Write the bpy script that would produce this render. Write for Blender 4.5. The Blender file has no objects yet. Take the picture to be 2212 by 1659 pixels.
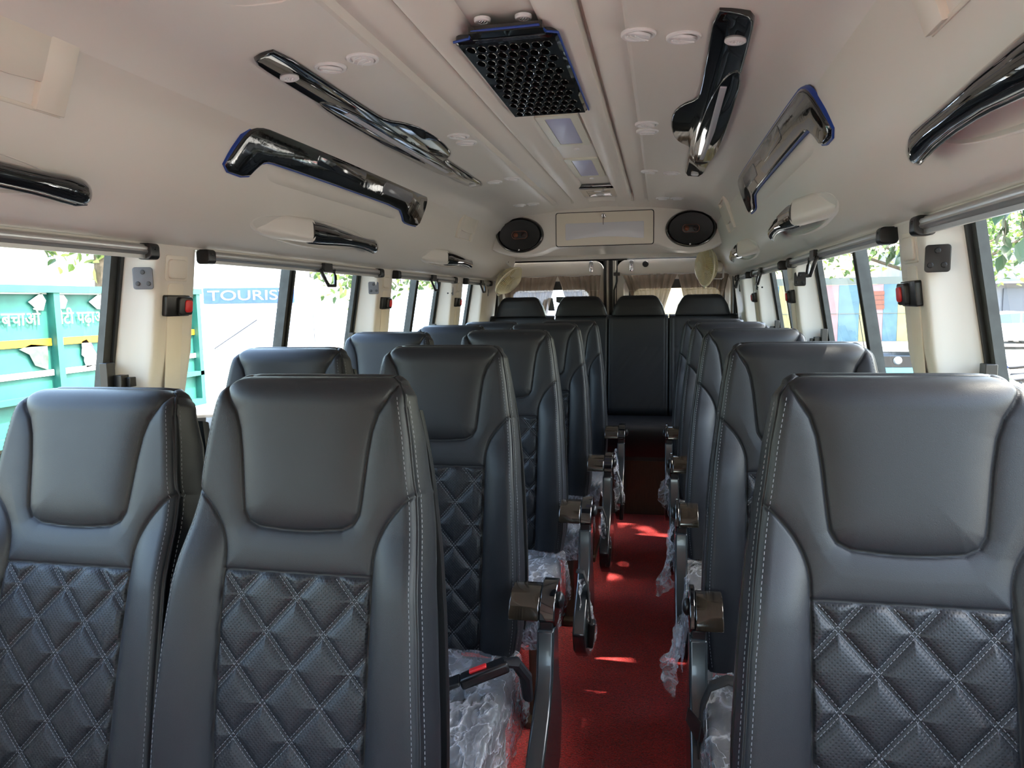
import bpy, bmesh, math, random
import numpy as np
from mathutils import Vector, Matrix, noise

# ------------------------------------------------------------------ camera, sky, sun, exposure
scene = bpy.context.scene
COL = scene.collection
YAW, PITCH, ROLL, CAMX, CAMZ, FPX = 0.201901, 0.111098, -0.016003, 0.331355, 1.33, 1585.0
_f = Vector((-math.sin(YAW)*math.cos(PITCH), math.cos(YAW)*math.cos(PITCH), -math.sin(PITCH)))
_r = Vector((math.cos(YAW), math.sin(YAW), 0.0)); _u = _r.cross(_f)
_R = _r*math.cos(ROLL) + _u*math.sin(ROLL); _U = -_r*math.sin(ROLL) + _u*math.cos(ROLL)
cam_data = bpy.data.cameras.new('camera'); cam = bpy.data.objects.new('camera', cam_data); COL.objects.link(cam)
cam.matrix_world = Matrix(((_R.x,_U.x,-_f.x,CAMX),(_R.y,_U.y,-_f.y,0.0),(_R.z,_U.z,-_f.z,CAMZ),(0,0,0,1)))
cam_data.sensor_width = 36.0; cam_data.lens = FPX/2212.0*36.0; cam_data.clip_start = 0.02; cam_data.clip_end = 500
scene.camera = cam
vs = scene.view_settings
vs.view_transform = 'Standard'; vs.look = 'None'; vs.gamma = 1.0; vs.use_curve_mapping = False
vs.exposure = 2.6

world = bpy.data.worlds.new('world'); scene.world = world; world.use_nodes = True
wn = world.node_tree; wn.nodes.clear()
w_out = wn.nodes.new('ShaderNodeOutputWorld'); w_bg = wn.nodes.new('ShaderNodeBackground'); w_sky = wn.nodes.new('ShaderNodeTexSky')
w_sky.sky_type = 'NISHITA'; w_sky.sun_disc = False
w_sky.sun_elevation = math.radians(57); w_sky.sun_rotation = math.radians(75)
w_sky.air_density = 1.6; w_sky.dust_density = 3.0; w_sky.ozone_density = 1.0
w_bg.inputs['Strength'].default_value = 0.42
wn.links.new(w_sky.outputs[0], w_bg.inputs['Color']); wn.links.new(w_bg.outputs[0], w_out.inputs['Surface'])

sun_d = bpy.data.lights.new('sun', 'SUN'); sun = bpy.data.objects.new('sun', sun_d); COL.objects.link(sun)
SUNV = Vector((0.46, 0.10, 0.88)).normalized()          # direction towards the sun
sun.rotation_euler = SUNV.to_track_quat('Z', 'Y').to_euler()
sun_d.energy = 5.2; sun_d.angle = math.radians(0.6); sun_d.color = (1.0, 0.93, 0.82)

cy = scene.cycles
cy.max_bounces = 10; cy.diffuse_bounces = 6; cy.glossy_bounces = 4; cy.transmission_bounces = 6; cy.transparent_max_bounces = 16
cy.caustics_reflective = False; cy.caustics_refractive = False; cy.sample_clamp_indirect = 6.0; cy.sample_clamp_direct = 0.0

# ------------------------------------------------------------------ helpers
def srgb(r, g=None, b=None):
    if g is None: g = b = r
    f = lambda c: (c/255/12.92) if c/255 <= 0.04045 else ((c/255+0.055)/1.055)**2.4
    return (f(r), f(g), f(b), 1.0)

MATS = {}
def mat(name, col=(0.5,0.5,0.5,1), rough=0.5, metal=0.0, bump=None, spec=0.5, coat=0.0, var=None, alpha=1.0, emit=None, coat_rough=0.05):
    """bump=(scale, strength, distance); var=(scale, amount) mottles the colour"""
    if name in MATS: return MATS[name]
    m = bpy.data.materials.new(name); m.use_nodes = True; nt = m.node_tree; b = nt.nodes['Principled BSDF']
    b.inputs['Base Color'].default_value = col; b.inputs['Roughness'].default_value = rough
    b.inputs['Metallic'].default_value = metal; b.inputs['Specular IOR Level'].default_value = spec
    b.inputs['Coat Weight'].default_value = coat; b.inputs['Coat Roughness'].default_value = coat_rough
    b.inputs['Alpha'].default_value = alpha
    if emit:
        b.inputs['Emission Color'].default_value = emit[0]; b.inputs['Emission Strength'].default_value = emit[1]
    tc = None
    if bump or var: tc = nt.nodes.new('ShaderNodeTexCoord')
    if bump:
        n = nt.nodes.new('ShaderNodeTexNoise'); n.inputs['Scale'].default_value = bump[0]; n.inputs['Detail'].default_value = 3
        bp = nt.nodes.new('ShaderNodeBump'); bp.inputs['Strength'].default_value = bump[1]; bp.inputs['Distance'].default_value = bump[2]
        nt.links.new(tc.outputs['Object'], n.inputs['Vector']); nt.links.new(n.outputs['Fac'], bp.inputs['Height']); nt.links.new(bp.outputs[0], b.inputs['Normal'])
    if var:
        n = nt.nodes.new('ShaderNodeTexNoise'); n.inputs['Scale'].default_value = var[0]; n.inputs['Detail'].default_value = 5
        r = nt.nodes.new('ShaderNodeValToRGB')
        a = var[1]
        r.color_ramp.elements[0].position = 0.3; r.color_ramp.elements[0].color = (col[0]*(1-a), col[1]*(1-a), col[2]*(1-a), 1)
        r.color_ramp.elements[1].position = 0.7; r.color_ramp.elements[1].color = (min(1,col[0]*(1+a)), min(1,col[1]*(1+a)), min(1,col[2]*(1+a)), 1)
        nt.links.new(tc.outputs['Object'], n.inputs['Vector']); nt.links.new(n.outputs['Fac'], r.inputs[0]); nt.links.new(r.outputs[0], b.inputs['Base Color'])
    MATS[name] = m
    return m

def rrect(w, h, r, n=5, cx=0.0, cy_=0.0):
    """rounded rectangle outline, counter-clockwise"""
    r = min(r, w/2-1e-5, h/2-1e-5); pts = []
    for (sx, sy, a0) in ((1,1,0),(-1,1,90),(-1,-1,180),(1,-1,270)):
        for k in range(n+1):
            a = math.radians(a0 + 90*k/n)
            pts.append((cx+sx*(w/2-r)+r*math.cos(a), cy_+sy*(h/2-r)+r*math.sin(a)))
    return pts

def ellipse(a, b, n=32, cx=0.0, cy_=0.0):
    return [(cx+a*math.cos(2*math.pi*k/n), cy_+b*math.sin(2*math.pi*k/n)) for k in range(n)]

class MB:
    """collects geometry for ONE mesh object"""
    def __init__(s): s.v = []; s.f = []; s.m = []
    def add(s, vs_, fs_, mi=0):
        o = len(s.v); s.v += [tuple(p) for p in vs_]; s.f += [tuple(i+o for i in f) for f in fs_]; s.m += [mi]*len(fs_)
        return s
    def box(s, c, d, mi=0, rot=None):
        x, y, z = d[0]/2, d[1]/2, d[2]/2
        P = [Vector((a*x, b*y, e*z)) for a in (-1,1) for b in (-1,1) for e in (-1,1)]
        if rot is not None: P = [rot @ p for p in P]
        P = [p+Vector(c) for p in P]
        return s.add(P, [(0,1,3,2),(4,6,7,5),(0,4,5,1),(2,3,7,6),(0,2,6,4),(1,5,7,3)], mi)
    def prism(s, poly, h0, h1, M=None, mi=0, bev=0.0, seg=3, cap0=True):
        """polygon in local xy extruded from z=h0 to z=h1 (the h1 end rounded over by bev)"""
        n = len(poly); rings = []
        cx = sum(p[0] for p in poly)/n; cyy = sum(p[1] for p in poly)/n
        def inset(d):
            if d == 0: return poly
            out = []
            for i in range(n):
                a = Vector(poly[i-1]); b = Vector(poly[i]); c = Vector(poly[(i+1) % n])
                e1 = (b-a); e2 = (c-b)
                if e1.length < 1e-9: e1 = e2
                if e2.length < 1e-9: e2 = e1
                n1 = Vector((-e1.y, e1.x)).normalized(); n2 = Vector((-e2.y, e2.x)).normalized()
                nn = (n1+n2)
                nn = nn.normalized() if nn.length > 1e-6 else n1
                k = d/max(0.45, nn.dot(n1))
                out.append((b.x+nn.x*k, b.y+nn.y*k))
            return out
        area = sum(poly[i][0]*poly[(i+1) % n][1]-poly[(i+1) % n][0]*poly[i][1] for i in range(n))
        if area < 0: poly = poly[::-1]
        rings.append([(p[0], p[1], h0) for p in poly])
        sg = 1 if h1 > h0 else -1
        if bev > 0:
            for k in range(seg+1):
                a = math.pi/2*k/seg
                q = inset(bev*(1-math.cos(a))); z = h1 - sg*bev*(1-math.sin(a))
                rings.append([(p[0], p[1], z) for p in q])
        else: rings.append([(p[0], p[1], h1) for p in poly])
        V = [Vector(p) for r in rings for p in r]
        if M is not None: V = [M @ p for p in V]
        F = []
        for j in range(len(rings)-1):
            for i in range(n):
                a, b = j*n+i, j*n+(i+1) % n
                F.append((a, b, b+n, a+n))
        F.append(tuple(range((len(rings)-1)*n, len(rings)*n)))
        if cap0: F.append(tuple(range(n-1, -1, -1)))
        return s.add(V, F, mi)
    def tube(s, pts, r, n=8, mi=0, cap=True, closed=False, flat=1.0):
        P = [Vector(p) for p in pts]; N = len(P); V = []; up = None
        for i in range(N):
            if closed: t = P[(i+1) % N]-P[i-1]
            else: t = P[min(i+1, N-1)]-P[max(i-1, 0)]
            t.normalize()
            if up is None: up = Vector((0,0,1)) if abs(t.z) < 0.9 else Vector((1,0,0))
            a = t.cross(up); 
            if a.length < 1e-5: a = t.orthogonal()
            a.normalize(); b = a.cross(t).normalized(); up = b
            rr = r[i] if isinstance(r, (list, tuple)) else r
            for k in range(n):
                th = 2*math.pi*k/n
                V.append(P[i]+a*(rr*math.cos(th))+b*(rr*flat*math.sin(th)))
        F = []
        for i in range(N if closed else N-1):
            for k in range(n):
                a_, b_ = i*n+k, i*n+(k+1) % n; c_ = ((i+1) % N)*n
                F.append((a_, b_, c_+(k+1) % n, c_+k))
        if cap and not closed:
            F.append(tuple(range(n-1, -1, -1))); F.append(tuple(range((N-1)*n, N*n)))
        return s.add(V, F, mi)
    def cyl(s, p0, p1, r, n=16, mi=0): return s.tube([p0, p1], r, n, mi)
    def lathe(s, prof, M=None, n=24, mi=0):
        """profile [(r,z)...] round local z"""
        V = []; F = []; m = len(prof)
        for k in range(n):
            a = 2*math.pi*k/n
            for (r, z) in prof: V.append(Vector((r*math.cos(a), r*math.sin(a), z)))
        if M is not None: V = [M @ p for p in V]
        for k in range(n):
            for j in range(m-1):
                a, b = k*m+j, ((k+1) % n)*m+j
                F.append((a, b, b+1, a+1))
        return s.add(V, F, mi)
    def sphere(s, c, r, n=12, mi=0, sc=(1,1,1)):
        prof = [(r*math.sin(math.pi*k/n), -r*math.cos(math.pi*k/n)) for k in range(n+1)]
        M = Matrix.Translation(c) @ Matrix.Diagonal((sc[0], sc[1], sc[2], 1))
        return s.lathe(prof, M, n*2, mi)
    def grid(s, fn, nu, nv, mi=0, closed_u=False):
        V = [fn(i/nu, j/nv) for i in range(nu if closed_u else nu+1) for j in range(nv+1)]
        F = []
        w = nv+1; nn = nu if closed_u else nu+1
        for i in range(nu):
            for j in range(nv):
                a = i*w+j; b = ((i+1) % nn)*w+j
                F.append((a, b, b+1, a+1))
        return s.add(V, F, mi)
    def build(s, name, mats, parent=None, smooth=True, bevel=0.0, seg=2, loc=None, rot=None, autosmooth=35, subsurf=0, solid=0.0):
        me = bpy.data.meshes.new(name); me.from_pydata(s.v, [], s.f)
        if not isinstance(mats, (list, tuple)): mats = [mats]
        for m in mats: me.materials.append(m)
        me.polygons.foreach_set('material_index', s.m)
        me.validate(); 
        if smooth:
            me.polygons.foreach_set('use_smooth', [True]*len(me.polygons))
            me.set_sharp_from_angle(angle=math.radians(autosmooth))
        me.update()
        o = bpy.data.objects.new(name, me); COL.objects.link(o)
        if parent: o.parent = parent
        if loc: o.location = loc
        if rot: o.rotation_euler = rot
        if solid:
            q = o.modifiers.new('solid', 'SOLIDIFY'); q.thickness = solid; q.offset = 0
        if bevel > 0:
            b = o.modifiers.new('bevel', 'BEVEL'); b.width = bevel; b.segments = seg; b.limit_method = 'ANGLE'; b.angle_limit = math.radians(40); b.harden_normals = False
        if subsurf:
            q = o.modifiers.new('sub', 'SUBSURF'); q.levels = subsurf; q.render_levels = subsurf
        return o

def tag(o, label=None, cat=None, group=None, kind=None):
    if label: o['label'] = label
    if cat: o['category'] = cat
    if group: o['group'] = group
    if kind: o['kind'] = kind
    return o
def thing(name, label, cat, loc=(0,0,0), rotz=0.0, group=None):
    o = bpy.data.objects.new(name, None); COL.objects.link(o); o.location = loc; o.rotation_euler = (0,0,rotz); o.empty_display_size = 0.05
    return tag(o, label, cat, group)
def struct(o): o['kind'] = 'structure'; return o
def copy_tree(o, parent=None):
    c = o.copy(); COL.objects.link(c); c.parent = parent
    for ch in list(o.children): copy_tree(ch, c)
    return c
def frame(origin, ex, ey, ez):
    ex, ey, ez = Vector(ex), Vector(ey), Vector(ez)
    return Matrix(((ex.x,ey.x,ez.x,origin[0]),(ex.y,ey.y,ez.y,origin[1]),(ex.z,ey.z,ez.z,origin[2]),(0,0,0,1)))
def interp(x, xs, ys): return float(np.interp(x, xs, ys))
def sm(a, b, x):
    t = min(1, max(0, (x-a)/(b-a))); return t*t*(3-2*t)

# ------------------------------------------------------------------ materials
CREAM = srgb(222, 217, 209)
M_panel = mat('moulded_beige_plastic', CREAM, 0.42, bump=(900, 0.10, 0.0006), spec=0.4)
M_ceil = mat('headliner_beige', srgb(223, 219, 213), 0.40, bump=(900, 0.08, 0.0006), spec=0.45)
M_cream = mat('cream_plastic', srgb(226, 219, 206), 0.38)
M_white = mat('white_plastic', srgb(226, 226, 228), 0.35)
M_black = mat('black_rubber', srgb(22, 22, 24), 0.55)
M_blackp = mat('black_plastic', srgb(20, 20, 22), 0.35)
M_gloss = mat('piano_black', (0.006,0.006,0.007,1), 0.05, coat=1.0, bump=(26, 0.16, 0.004), coat_rough=0.02)
M_gloss2 = mat('smooth_piano_black', (0.006,0.006,0.007,1), 0.04, coat=1.0, coat_rough=0.02)
M_blue = mat('blue_masking_film', srgb(20, 62, 150), 0.4)
M_alu = mat('brushed_aluminium', srgb(205, 205, 203), 0.36, metal=0.8)
M_chrome = mat('chrome', srgb(210, 210, 212), 0.12, metal=1.0)
M_greyseal = mat('grey_window_seal', srgb(46, 49, 48), 0.6, var=(30, 0.3))
M_red = mat('red_plastic', srgb(214, 44, 48), 0.35)
M_strip = mat('frosted_strip', srgb(196, 196, 204), 0.3)
M_led = mat('pale_blue_diffuser', srgb(176, 180, 216), 0.35)
M_yel = mat('aged_cream_plastic', srgb(232, 224, 194), 0.4)
M_post = mat('dark_teal_gloss_plastic', srgb(38, 44, 48), 0.22, coat=0.4)
M_webbing = mat('black_webbing', srgb(24, 24, 26), 0.75, bump=(500, 0.4, 0.001))

def leather(name, perf=False, col=srgb(31, 32, 36)):
    m = bpy.data.materials.new(name); m.use_nodes = True; nt = m.node_tree; b = nt.nodes['Principled BSDF']; L = nt.links
    b.inputs['Roughness'].default_value = 0.43; b.inputs['Specular IOR Level'].default_value = 0.26
    tc = nt.nodes.new('ShaderNodeTexCoord')
    n1 = nt.nodes.new('ShaderNodeTexVoronoi'); n1.inputs['Scale'].default_value = 560; n1.feature = 'DISTANCE_TO_EDGE'
    n2 = nt.nodes.new('ShaderNodeTexNoise'); n2.inputs['Scale'].default_value = 14
    L.new(tc.outputs['Object'], n1.inputs['Vector']); L.new(tc.outputs['Object'], n2.inputs['Vector'])
    bp = nt.nodes.new('ShaderNodeBump'); bp.inputs['Strength'].default_value = 0.08 if perf else 0.17; bp.inputs['Distance'].default_value = 0.0008
    mr = nt.nodes.new('ShaderNodeMapRange'); mr.inputs['From Max'].default_value = 0.12
    L.new(n1.outputs['Distance'], mr.inputs['Value']); L.new(mr.outputs[0], bp.inputs['Height'])
    rr = nt.nodes.new('ShaderNodeMapRange'); rr.inputs['To Min'].default_value = 0.36; rr.inputs['To Max'].default_value = 0.50
    L.new(n2.outputs['Fac'], rr.inputs['Value']); L.new(rr.outputs[0], b.inputs['Roughness'])
    if perf:
        sep = nt.nodes.new('ShaderNodeSeparateXYZ'); L.new(tc.outputs['Object'], sep.inputs[0])
        def mth(op, a, bb=None):
            q = nt.nodes.new('ShaderNodeMath'); q.operation = op
            for i, v in enumerate((a, bb)):
                if v is None: continue
                if isinstance(v, (int, float)): q.inputs[i].default_value = v
                else: L.new(v, q.inputs[i])
            return q.outputs[0]
        k = math.pi/0.0036
        sx = mth('ABSOLUTE', mth('SINE', mth('MULTIPLY', sep.outputs['X'], k)))
        sz = mth('ABSOLUTE', mth('SINE', mth('MULTIPLY', sep.outputs['Z'], k)))
        # staggered rows: holes where both sines peak, alternate rows shifted by parity product
        s1 = mth('SINE', mth('MULTIPLY', sep.outputs['X'], k)); s2 = mth('SINE', mth('MULTIPLY', sep.outputs['Z'], k))
        p = mth('MULTIPLY', s1, s2)
        hole = mth('GREATER_THAN', p, 0.70)
        mix = nt.nodes.new('ShaderNodeMix'); mix.data_type = 'RGBA'
        mix.inputs[6].default_value = col; mix.inputs[7].default_value = (0.004,0.004,0.004,1)
        L.new(hole, mix.inputs[0]); L.new(mix.outputs[2], b.inputs['Base Color'])
        bp2 = nt.nodes.new('ShaderNodeBump'); bp2.inputs['Strength'].default_value = 0.5; bp2.inputs['Distance'].default_value = 0.001
        inv = mth('SUBTRACT', 1.0, mth('MULTIPLY', mth('MAXIMUM', p, 0.0), 0.6))
        L.new(inv, bp2.inputs['Height']); L.new(bp.outputs[0], bp2.inputs['Normal']); L.new(bp2.outputs[0], b.inputs['Normal'])
    else:
        b.inputs['Base Color'].default_value = col
        L.new(bp.outputs[0], b.inputs['Normal'])
    return m
M_leather = leather('charcoal_leatherette'); M_perf = leather('perforated_leatherette', True)
M_leather_dark = leather('black_leatherette', col=srgb(30, 31, 35))
M_stitch = mat('grey_thread', srgb(98, 100, 106), 0.7)
M_seam = mat('seam_crease', srgb(26, 26, 28), 0.8)

def glass_mat(name, tint, refl=0.08, haze=0.0):
    m = bpy.data.materials.new(name); m.use_nodes = True; nt = m.node_tree; nt.nodes.clear(); L = nt.links
    o = nt.nodes.new('ShaderNodeOutputMaterial'); t = nt.nodes.new('ShaderNodeBsdfTransparent'); g = nt.nodes.new('ShaderNodeBsdfGlossy')
    t.inputs[0].default_value = tint; g.inputs['Roughness'].default_value = 0.02
    lw = nt.nodes.new('ShaderNodeLayerWeight'); pw = nt.nodes.new('ShaderNodeMath'); pw.operation = 'POWER'; pw.inputs[1].default_value = 5.0
    ma = nt.nodes.new('ShaderNodeMath'); ma.operation = 'MULTIPLY_ADD'; ma.inputs[1].default_value = 0.85; ma.inputs[2].default_value = 0.045
    L.new(lw.outputs['Facing'], pw.inputs[0]); L.new(pw.outputs[0], ma.inputs[0])
    mx = nt.nodes.new('ShaderNodeMixShader'); L.new(ma.outputs[0], mx.inputs[0]); L.new(t.outputs[0], mx.inputs[1]); L.new(g.outputs[0], mx.inputs[2])
    if haze:
        d = nt.nodes.new('ShaderNodeBsdfTranslucent'); d.inputs[0].default_value = (0.9,0.92,0.95,1)
        m2 = nt.nodes.new('ShaderNodeMixShader'); m2.inputs[0].default_value = haze
        L.new(mx.outputs[0], m2.inputs[1]); L.new(d.outputs[0], m2.inputs[2]); L.new(m2.outputs[0], o.inputs[0])
    else: L.new(mx.outputs[0], o.inputs[0])
    return m
M_glass = glass_mat('window_glass', (0.93,0.96,0.95,1))

def film_mat():
    m = bpy.data.materials.new('clear_polythene'); m.use_nodes = True; nt = m.node_tree; nt.nodes.clear(); L = nt.links
    o = nt.nodes.new('ShaderNodeOutputMaterial'); t = nt.nodes.new('ShaderNodeBsdfTransparent'); t.inputs[0].default_value = (0.95,0.96,0.98,1)
    p = nt.nodes.new('ShaderNodeBsdfPrincipled'); p.inputs['Base Color'].default_value = srgb(222, 226, 236); p.inputs['Roughness'].default_value = 0.13; p.inputs['Specular IOR Level'].default_value = 1.0
    tc = nt.nodes.new('ShaderNodeTexCoord')
    def ridge(scale, dist, seed):
        mp = nt.nodes.new('ShaderNodeMapping'); mp.inputs['Location'].default_value = (seed, seed*1.7, seed*0.3); mp.inputs['Rotation'].default_value = (seed, 0.4, seed*2)
        mp.inputs['Scale'].default_value = (1.0, 0.55, 1.0)
        L.new(tc.outputs['Object'], mp.inputs[0])
        n = nt.nodes.new('ShaderNodeTexNoise'); n.inputs['Scale'].default_value = scale; n.inputs['Detail'].default_value = 2; n.inputs['Distortion'].default_value = dist
        L.new(mp.outputs[0], n.inputs['Vector'])
        s = nt.nodes.new('ShaderNodeMath'); s.operation = 'SUBTRACT'; s.inputs[1].default_value = 0.5; L.new(n.outputs['Fac'], s.inputs[0])
        a = nt.nodes.new('ShaderNodeMath'); a.operation = 'ABSOLUTE'; L.new(s.outputs[0], a.inputs[0])
        m2 = nt.nodes.new('ShaderNodeMapRange'); m2.inputs['From Max'].default_value = 0.06; m2.inputs['To Min'].default_value = 1.0; m2.inputs['To Max'].default_value = 0.0
        L.new(a.outputs[0], m2.inputs['Value']); return m2.outputs[0]
    r1 = ridge(22, 0.3, 1.3); r2 = ridge(48, 0.5, 4.1); r3 = ridge(11, 0.8, 7.7)
    def add(a, b, k):
        q = nt.nodes.new('ShaderNodeMath'); q.operation = 'MULTIPLY_ADD'; q.inputs[1].default_value = k; L.new(b, q.inputs[0]); L.new(a, q.inputs[2]); return q.outputs[0]
    hsum = add(add(r1, r2, 0.5), r3, 1.2)
    bp = nt.nodes.new('ShaderNodeBump'); bp.inputs['Strength'].default_value = 0.7; bp.inputs['Distance'].default_value = 0.005
    L.new(hsum, bp.inputs['Height']); L.new(bp.outputs[0], p.inputs['Normal'])
    mr = nt.nodes.new('ShaderNodeMapRange'); mr.inputs['From Max'].default_value = 2.2; mr.inputs['To Min'].default_value = 0.16; mr.inputs['To Max'].default_value = 0.62
    L.new(hsum, mr.inputs['Value'])
    mx = nt.nodes.new('ShaderNodeMixShader'); L.new(mr.outputs[0], mx.inputs[0]); L.new(t.outputs[0], mx.inputs[1]); L.new(p.outputs[0], mx.inputs[2]); L.new(mx.outputs[0], o.inputs[0])
    return m
M_film = film_mat()

def carpet_mat():
    m = bpy.data.materials.new('red_carpet'); m.use_nodes = True; nt = m.node_tree; b = nt.nodes['Principled BSDF']; L = nt.links
    tc = nt.nodes.new('ShaderNodeTexCoord')
    n = nt.nodes.new('ShaderNodeTexNoise'); n.inputs['Scale'].default_value = 170; n.inputs['Detail'].default_value = 5; n.inputs['Distortion'].default_value = 1.0
    n2 = nt.nodes.new('ShaderNodeTexNoise'); n2.inputs['Scale'].default_value = 7; n2.inputs['Detail'].default_value = 4
    r = nt.nodes.new('ShaderNodeValToRGB'); r.color_ramp.elements[0].position = 0.34; r.color_ramp.elements[0].color = srgb(96, 8, 12); r.color_ramp.elements[1].position = 0.64; r.color_ramp.elements[1].color = srgb(222, 42, 40)
    mm = nt.nodes.new('ShaderNodeMix'); mm.data_type = 'FLOAT'; mm.inputs[0].default_value = 0.15
    L.new(tc.outputs['Object'], n.inputs['Vector']); L.new(tc.outputs['Object'], n2.inputs['Vector'])
    L.new(n.outputs['Fac'], mm.inputs[2]); L.new(n2.outputs['Fac'], mm.inputs[3]); L.new(mm.outputs[0], r.inputs[0]); L.new(r.outputs[0], b.inputs['Base Color'])
    b.inputs['Roughness'].default_value = 0.95; b.inputs['Sheen Weight'].default_value = 0.3; b.inputs['Specular IOR Level'].default_value = 0.1
    bp = nt.nodes.new('ShaderNodeBump'); bp.inputs['Strength'].default_value = 1.0; bp.inputs['Distance'].default_value = 0.006
    L.new(n.outputs['Fac'], bp.inputs['Height']); L.new(bp.outputs[0], b.inputs['Normal'])
    return m
M_carpet = carpet_mat()

def wood_mat(name, c0, c1, gloss=True, axis='X'):
    m = bpy.data.materials.new(name); m.use_nodes = True; nt = m.node_tree; b = nt.nodes['Principled BSDF']; L = nt.links
    tc = nt.nodes.new('ShaderNodeTexCoord'); mp = nt.nodes.new('ShaderNodeMapping'); mp.inputs['Scale'].default_value = (260, 12, 12) if axis == 'X' else (12, 12, 260)
    n = nt.nodes.new('ShaderNodeTexNoise'); n.inputs['Scale'].default_value = 1.0; n.inputs['Detail'].default_value = 4
    r = nt.nodes.new('ShaderNodeValToRGB'); r.color_ramp.elements[0].position = 0.35; r.color_ramp.elements[0].color = c0; r.color_ramp.elements[1].position = 0.65; r.color_ramp.elements[1].color = c1
    L.new(tc.outputs['Object'], mp.inputs[0]); L.new(mp.outputs[0], n.inputs['Vector']); L.new(n.outputs['Fac'], r.inputs[0]); L.new(r.outputs[0], b.inputs['Base Color'])
    b.inputs['Roughness'].default_value = 0.12 if gloss else 0.6
    if gloss: b.inputs['Coat Weight'].default_value = 0.8
    return m
M_wood = wood_mat('dark_woodgrain_gloss', srgb(24, 20, 17), srgb(50, 42, 33))
M_ply = wood_mat('brown_board', srgb(58, 40, 24), srgb(72, 50, 32), gloss=False)
# ------------------------------------------------------------------ the bus shell
CX = 0.010
CEIL_HALF = [(0.0,1.903),(0.070,1.903),(0.077,1.890),(0.086,1.882),(0.118,1.872),(0.146,1.868),(0.156,1.872),(0.1595,1.905),(0.166,1.905),(0.170,1.886),
             (0.195,1.880),(0.232,1.868),(0.247,1.864),(0.252,1.847),(0.258,1.842),(0.30,1.841),(0.40,1.838),(0.47,1.834),(0.51,1.828),(0.54,1.820),(0.565,1.809),
             (0.588,1.793),(0.606,1.773),(0.620,1.752)]
WALL_UP = [(0.632,1.728),(0.644,1.695),(0.656,1.655),(0.668,1.615),(0.682,1.580),(0.702,1.545),(0.730,1.512),(0.760,1.490),(0.786,1.478),(0.800,1.476),(0.800,1.471),(0.848,1.470),(0.852,1.560)]
Y0, YC, Y1 = -1.7, 4.14, 5.12

def sweep(prof, ys, name, m, flip=False):
    mb = MB(); n = len(prof)
    V = [(x, y, z) for y in ys for (x, z) in prof]
    F = []
    for j in range(len(ys)-1):
        for i in range(n-1):
            a = j*n+i; F.append((a, a+1, a+1+n, a+n) if not flip else (a, a+n, a+1+n, a+1))
    mb.add(V, F)
    return mb.build(name, m, autosmooth=32)

cprof = [(CX-d, z) for d, z in reversed(CEIL_HALF)] + [(CX+d, z) for d, z in CEIL_HALF[1:]]
mb = MB()
n = len(cprof); ys = [Y0, 4.06]
V = [(x, y, z) for y in ys for (x, z) in cprof]
# the centre duct ends a little before the rear header: morph to a smooth roof
smooth = []
for (x, z) in cprof:
    d = abs(x-CX); smooth.append((x, interp(d, [0,0.25,0.47,0.54,0.588,0.62], [1.872,1.858,1.834,1.818,1.792,1.752])))
V += [(x, 4.10, z) for x, z in smooth] + [(x, 4.40, z-0.004) for x, z in smooth]
F = [(j*n+i, j*n+i+1, (j+1)*n+i+1, (j+1)*n+i) for j in range(3) for i in range(n-1)]
mb.add(V, F)
struct(mb.build('ceiling', M_ceil, autosmooth=32))

# moulded reading-hatch outlines pressed into the ceiling, both sides
for s in (-1, 1):
    g = MB()
    x0, x1 = CX+s*0.272, CX+s*0.415
    pts = []
    for (px, py) in rrect(abs(x1-x0), 5.2, 0.05, 5, (x0+x1)/2, -1.40+0.0): pts.append((px, py, 1.8395))
    g.tube(pts, 0.0022, 6, closed=True)
    struct(g.build('trim_%d' % (1 if s < 0 else 2), M_ceil))

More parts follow.
